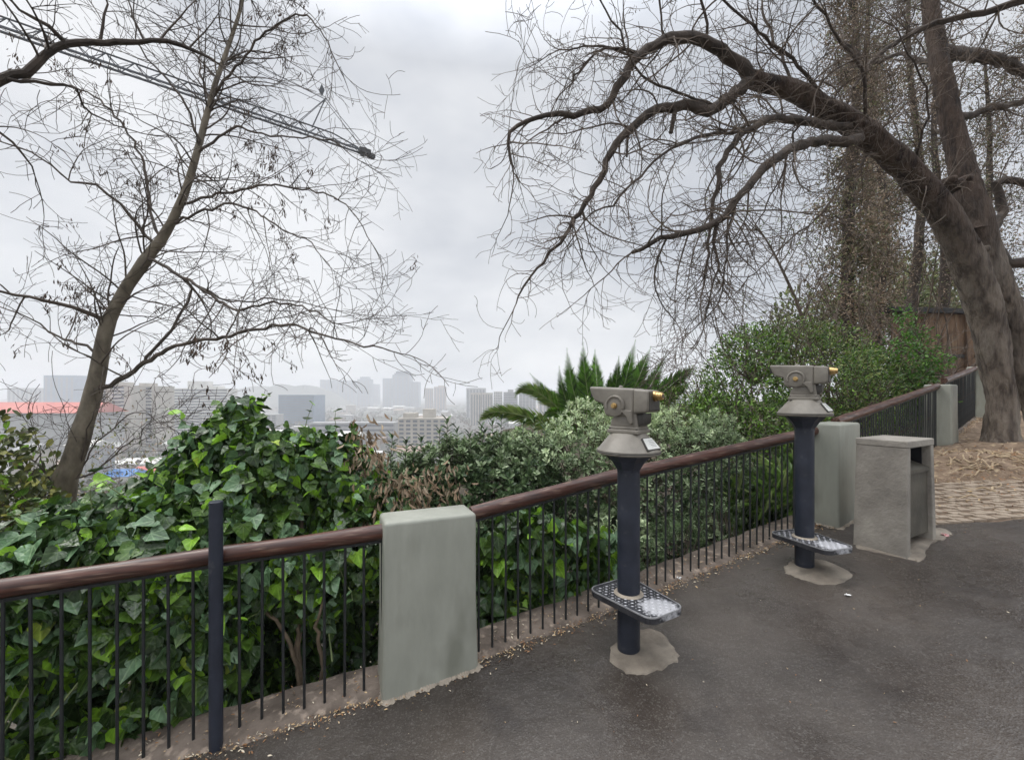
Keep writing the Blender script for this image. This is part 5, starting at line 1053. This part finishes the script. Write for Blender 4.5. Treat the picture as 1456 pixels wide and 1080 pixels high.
def building(px0, px1, ytop, Y, label, wall, rz=0, depth=16, floors=14, bays=6, style='windows', crown=None, group=None, name='apartment_block'):
    x0, x1 = px_x(px0, Y), px_x(px1, Y); w_ = (x1 - x0) / max(.5, math.cos(rz)); h = top_z(ytop, Y) - PLAIN; cx = (x0 + x1) / 2
    root = empty(name, (cx, Y + depth / 2, PLAIN), rz, label, 'building', group)
    mb = MB(); mb.box((0, 0, h / 2), (w_ / 2, depth / 2, h / 2)); mb.build('walls', wall, root)
    mb = MB(); mb.box((0, 0, h + .4), (w_ / 2 + .15, depth / 2 + .15, .45)); mb.build('parapet', wall, root)
    fh = h / floors; bw = w_ / bays; y = -depth / 2
    if style == 'windows':
        proto = None
        for f in range(floors):
            for b_ in range(bays):
                if floors * bays > 100 and f < floors - 100 // bays: continue
                if proto is None: m_ = MB(); m_.box((0, 0, 0), (bw * .32, .12, fh * .27)); c = proto = m_.build('window', C_WIN, root)
                else: c = proto.copy(); COL.objects.link(c); c.parent = root
                c.location = (-w_ / 2 + bw * (b_ + .5), y, fh * (f + .55))
    elif style == 'balconies':
        proto = None
        for f in range(floors):
            for b_ in range(bays):
                if (b_ % 3) == 2: continue
                xx = -w_ / 2 + bw * (b_ + .5)
                if proto is None:
                    m_ = MB(); m_.box((0, 0, .0), (bw * .47, .15, fh * .33)); c = proto = m_.build('window', C_WIN, root)
                    m_ = MB(); m_.box((0, 0, 0), (bw * .48, .7, fh * .14)); c2 = proto2 = m_.build('balcony', C_WHITE, root)
                else:
                    c = proto.copy(); COL.objects.link(c); c.parent = root; c2 = proto2.copy(); COL.objects.link(c2); c2.parent = root
                c.location = (xx, y, fh * (f + .58)); c2.location = (xx, y - .6, fh * (f + .16))
    elif style == 'strips':
        proto = None
        for b_ in range(bays):
            if proto is None: m_ = MB(); m_.box((0, 0, 0), (bw * .22, .2, h * .47)); c = proto = m_.build('window_strip', C_WIN, root)
            else: c = proto.copy(); COL.objects.link(c); c.parent = root
            c.location = (-w_ / 2 + bw * (b_ + .5), y, h * .49)
    elif style == 'bands':
        proto = None
        for f in range(floors):
            if proto is None: m_ = MB(); m_.box((0, 0, 0), (w_ * .485, .2, fh * .22)); c = proto = m_.build('window_band', C_WIN, root)
            else: c = proto.copy(); COL.objects.link(c); c.parent = root
            c.location = (0, y, fh * (f + .6))
    if crown:
        for (fx, fw, fhh) in crown:
            mb = MB(); mb.box((fx * w_, 0, h + fhh / 2 + .6), (fw * w_ / 2, depth * .3, fhh / 2)); mb.build('roof_block', wall, root)
    return root
building(133, 181, 549, 362, 'beige apartment tower with balconies just right of the slender tree trunk', C_BEIGE, .12, 18, 18, 6, 'balconies', [(.1, .3, 3)])
building(186, 226, 550, 385, 'beige apartment tower with white balconies, second to the right of the slender tree', C_BEIGE, -.15, 18, 18, 6, 'balconies', [(-.2, .3, 3)])
building(247, 320, 553, 470, 'broad pale apartment block with a stepped roof behind the ivy bush peak', C_WHITE, .1, 20, 17, 9, 'bands', [(-.1, .35, 8), (.2, .2, 3)])
building(-60, 122, 589, 300, 'long grey hall with a red pitched roof at the left edge', C_CONC, 0, 30, 8, 12, 'none', name='hall')
hz = top_z(589, 300); mb = MB(); x0, x1 = px_x(-64, 300), px_x(126, 300); mb.prism([(298, 0), (330, 0), (314, 7.5)], 0, x1 - x0, 'z')
hroot = [o for o in COL.objects if o.name.startswith('hall')][0]
m_ = MB(); vs = [(x0, 298, 0), (x0, 332, 0), (x0, 315, 7.2), (x1, 298, 0), (x1, 332, 0), (x1, 315, 7.2)]; vs = [(a_ - hroot.location.x, b_ - hroot.location.y, c_ + hz + 1.0 - PLAIN) for a_, b_, c_ in vs]
m_.add(vs, [(0, 2, 1), (3, 4, 5), (0, 3, 5, 2), (1, 2, 5, 4), (0, 1, 4, 3)]); m_.build('roof', C_RED, hroot)
building(62, 106, 534, 900, 'hazy blue slab tower behind the red roofed hall', C_GLASS, 0, 30, 20, 6, 'strips', name='office_tower')
building(10, 60, 552, 950, 'faint low tower at the left edge behind the red roofed hall', C_CONC, 0, 30, 14, 8, 'strips')
building(396, 446, 562, 650, 'blue glass office block right of the ivy bush peak', C_GLASS, .0, 40, 12, 8, 'bands', name='office_block')
building(455, 474, 540, 1700, 'faint slab tower, leftmost of the distant group', C_STEEL, 0, 40, 20, 4, 'strips', name='office_tower')
building(478, 506, 541, 1750, 'faint wide tower between the leftmost slab and the domed tower', C_STEEL, 0, 40, 20, 5, 'strips', name='office_tower')
building(508, 526, 539, 1650, 'hazy tower with a chamfered top left of the tallest tower', C_STEEL, 0, 40, 20, 4, 'strips', [(0, .66, 9)], name='office_tower')
building(528, 538, 546, 1900, 'small faint tower beside the chamfered tower', C_STEEL, 0, 30, 20, 3, 'strips', name='office_tower')
building(558, 583, 533, 1500, 'tallest hazy tower with a stepped crown in the middle of the skyline', C_STEEL, 0, 45, 30, 5, 'strips', [(0, .86, 7), (0, .7, 13)], name='office_tower')
building(544, 557, 538, 1520, 'left shoulder tower adjoining the tallest tower', C_STEEL, 0, 40, 25, 3, 'strips', name='office_tower')
building(584, 595, 543, 1520, 'right shoulder tower adjoining the tallest tower', C_STEEL, 0, 40, 25, 3, 'strips', name='office_tower')
building(604, 614, 552, 1300, 'small hazy tower left of the pair past the tallest tower', C_BROWN, 0, 25, 20, 3, 'strips')
building(617, 633, 550, 1300, 'squat hazy pinkish tower right of the tallest tower', C_BROWN, 0, 25, 20, 4, 'strips', [(.1, .5, 4)])
building(663, 690, 552, 850, 'hazy block at the left rear of the striped cluster', C_CONC, 0, 25, 18, 6, 'strips')
building(669, 684, 559, 640, 'pale striped tower, leftmost at the front of the cluster left of the palm', C_BEIGE, 0, 18, 20, 4, 'strips')
building(686, 700, 559, 640, 'pale striped tower second from the left in the cluster by the palm', C_BEIGE, 0, 18, 20, 4, 'strips')
building(702, 714, 557, 650, 'narrow pale tower in the middle of the cluster by the palm', C_WHITE, 0, 18, 20, 4, 'windows')
building(716, 736, 558, 640, 'grey banded tower nearest the lowest palm frond', C_CONC, 0, 18, 20, 5, 'bands', [(.0, .4, 4)])
building(738, 762, 560, 700, 'hazy grey tower behind the drooping palm frond', C_CONC, 0, 18, 20, 5, 'windows')
building(766, 800, 556, 760, 'faint beige tower behind the left fronds of the palm', C_BEIGE, 0, 18, 20, 6, 'strips')
building(566, 634, 596, 330, 'whitish concrete block below the skyline towers', C_BEIGE, .0, 22, 9, 7, 'windows', [(-.3, .25, 4), (.1, .22, 7)])
building(440, 560, 602, 420, 'long low grey building between the ivy bush and the whitish block', C_CONC, .05, 18, 4, 12, 'bands')
building(330, 392, 590, 520, 'mid-rise grey building just beyond the ivy bush', C_CONC, .05, 18, 8, 8, 'windows')
# low-rise city
r2 = random.Random(19); proto = None
for k in range(290):
    Y = 180 + 1500 * r2.random() ** 1.3; X = r2.uniform(-1.3, .45) * Y; wd = r2.uniform(6, 16) * (1 + Y / 900); dp = r2.uniform(6, 14) * (1 + Y / 900); h = r2.uniform(3.5, 9) * (1 + (r2.random() < .12) * 1.8)
    wall = r2.choice([C_WHITE, C_BEIGE, C_CONC, C_BROWN, C_BEIGE]); roofm = r2.choice([C_BROWN, C_BROWN, C_WHITE, C_CONC, C_CONC, C_WHITE])
    root = empty('house', (X, Y, PLAIN), r2.uniform(-.5, .5), 'small low city building far below in the haze', 'building', 'low city buildings in the haze')
    mb = MB(); mb.box((0, 0, h / 2), (wd / 2, dp / 2, h / 2)); mb.build('walls', wall, root)
    mb = MB(); g_ = r2.choice([0, 1, 1]) * 2.4 + .4; mb.add([(-wd / 2 - .4, -dp / 2 - .4, h), (wd / 2 + .4, -dp / 2 - .4, h), (wd / 2 + .4, dp / 2 + .4, h), (-wd / 2 - .4, dp / 2 + .4, h), (-wd / 2 - .4, 0, h + g_), (wd / 2 + .4, 0, h + g_)], [(0, 1, 5, 4), (2, 3, 4, 5), (0, 4, 3), (1, 2, 5), (0, 3, 2, 1)]); mb.build('roof', roofm, root)
for (px, py, Y, w_, m_, lab) in ((173, 668, 215, 16, C_BLUE, 'low building with a bright blue roof, seen right of the slender tree trunk'), (137, 664, 220, 18, C_WHITE, 'low white-roofed shed between the slender tree and the blue roof'), (205, 652, 260, 20, C_WHITE, 'pale flat-roofed building right of the blue roof'), (215, 664, 230, 12, C_RED, 'small reddish roof right of the blue roof')):
    x = px_x(px, Y); zt = top_z(py, Y) - PLAIN; root = empty('low_building', (x, Y, PLAIN), .1, lab, 'building'); mb = MB(); mb.box((0, 0, zt / 2 - 1), (w_ / 2, 7, zt / 2 - 1)); mb.build('walls', C_WHITE, root)
    mb = MB(); mb.add([(-w_ / 2 - .4, -7.4, zt - 2), (w_ / 2 + .4, -7.4, zt - 2), (w_ / 2 + .4, 7.4, zt - 2), (-w_ / 2 - .4, 7.4, zt - 2), (-w_ / 2 - .4, 0, zt + .6), (w_ / 2 + .4, 0, zt + .6)], [(0, 1, 5, 4), (2, 3, 4, 5), (0, 4, 3), (1, 2, 5), (0, 3, 2, 1)]); mb.build('roof', m_, root)
# street trees of the plain: one mass
r = np.random.RandomState(3); n = 2600; Y = 150 + 1800 * r.rand(n) ** 1.2; X = r.uniform(-1.35, .55, n) * Y; nl = 26; C = np.c_[X, Y, np.full(n, PLAIN + 3.5)]
P = np.repeat(C, nl, 0) + r.randn(n * nl, 3) * np.array([2.6, 2.6, 1.7]); m = len(P)
CT = [leafm('city_tree_dark', (.045, .055, .03), trans=0), leafm('city_tree_olive', (.10, .095, .05), trans=0), leafm('city_tree_brown', (.13, .10, .07), trans=0)]
o = leaves('city_trees', DIAM, P, r.randn(m, 3), r.randn(m, 3) + np.array([0, 0, .8]), r.uniform(2.0, 3.6, m), CT, np.repeat(r.randint(0, 3, n), nl), wid=1.2); tag(o, kind='stuff')
# hill on the skyline behind the office block
M_hill = pm('far_hill', (.05, .06, .04), (.09, .10, .07), scale=.02, rough=.95)
def hill(name, px, py, Y, rx, ry):
    h = top_z(py, Y) - PLAIN; cx = px_x(px, Y); vs = []; n = 60; m = 16
    for i in range(m + 1):
        for j in range(n):
            a = 2 * math.pi * j / n; t = i / m; rr = 1 - t; z = h * (1 - rr ** 1.6) * (1 + .16 * math.sin(a * 3 + t * 4 + px)) + h * .05 * math.sin(a * 17 + i * 2.1) * (t * (1 - t) * 4)
            vs.append((cx + rx * rr * math.cos(a), Y + ry * rr * math.sin(a), PLAIN + z - 1))
    fs = [(i * n + j, i * n + (j + 1) % n, (i + 1) * n + (j + 1) % n, (i + 1) * n + j) for i in range(m) for j in range(n)]
    mb = MB(); mb.add(vs, fs); tag(mb.build(name, M_hill, smooth=True), kind='structure')
for (a_, b_, c_, d_, e_) in ((372, 552, 1700, 260, 150), (400, 550, 1550, 190, 130), (432, 551, 1600, 200, 120), (215, 552, 1800, 420, 160), (130, 556, 2000, 500, 160)): hill('hill', a_, b_, c_, d_, e_)
# lower slope trees just beyond the hedge on the left
for (X, Y_, rad, lab, sd_) in ((-23, 26, 3.6, 'olive brown tree crown below the red roofed hall', 1), (-13.5, 24, 2.2, 'yellowish small tree on the slope right of the slender trunk', 2), (-27, 30, 4, 'broad olive tree on the slope at the left edge', 3)):
    g = tz(X, Y_); hgt = top_z({1: 600, 2: 650, 3: 600}[sd_], Y_) - g
    bush('slope_tree', [(X, Y_, g + hgt * .6, rad, rad, max(1.2, hgt * .42)), (X + rad * .6, Y_, g + hgt * .5, rad * .7, rad * .7, max(1, hgt * .35))], 6500, 80 + sd_, lab, [OL[0], OL[1], DB[1], OL[2]], [.2, .35, .33, .12], (.12, .28), wid=.9, cat='tree', depth=.8)

# ================================================================== haze
mb = MB(); mb.box((0, 0, 0), (1, 1, 1)); o = mb.build('haze', []); o.data.materials.clear()
zlo, zhi = PLAIN - 1.0, 62.0; ext = 13500
o.location = (1.0, 3.0, (zlo + zhi) / 2); o.scale = (ext, ext, (zhi - zlo) / 2)
hm = bpy.data.materials.new('haze_air'); hm.use_nodes = True; n = hm.node_tree.nodes; n.remove(n['Principled BSDF']); pv = n.new('ShaderNodeVolumePrincipled')
pv.inputs['Color'].default_value = (.955, .965, 1.0, 1); pv.inputs['Density'].default_value = 0.72e-3; pv.inputs['Anisotropy'].default_value = 0.0
hm.node_tree.links.new(pv.outputs[0], n['Material Output'].inputs['Volume']); o.data.materials.append(hm); tag(o, kind='stuff')
o.display_type = 'WIRE'
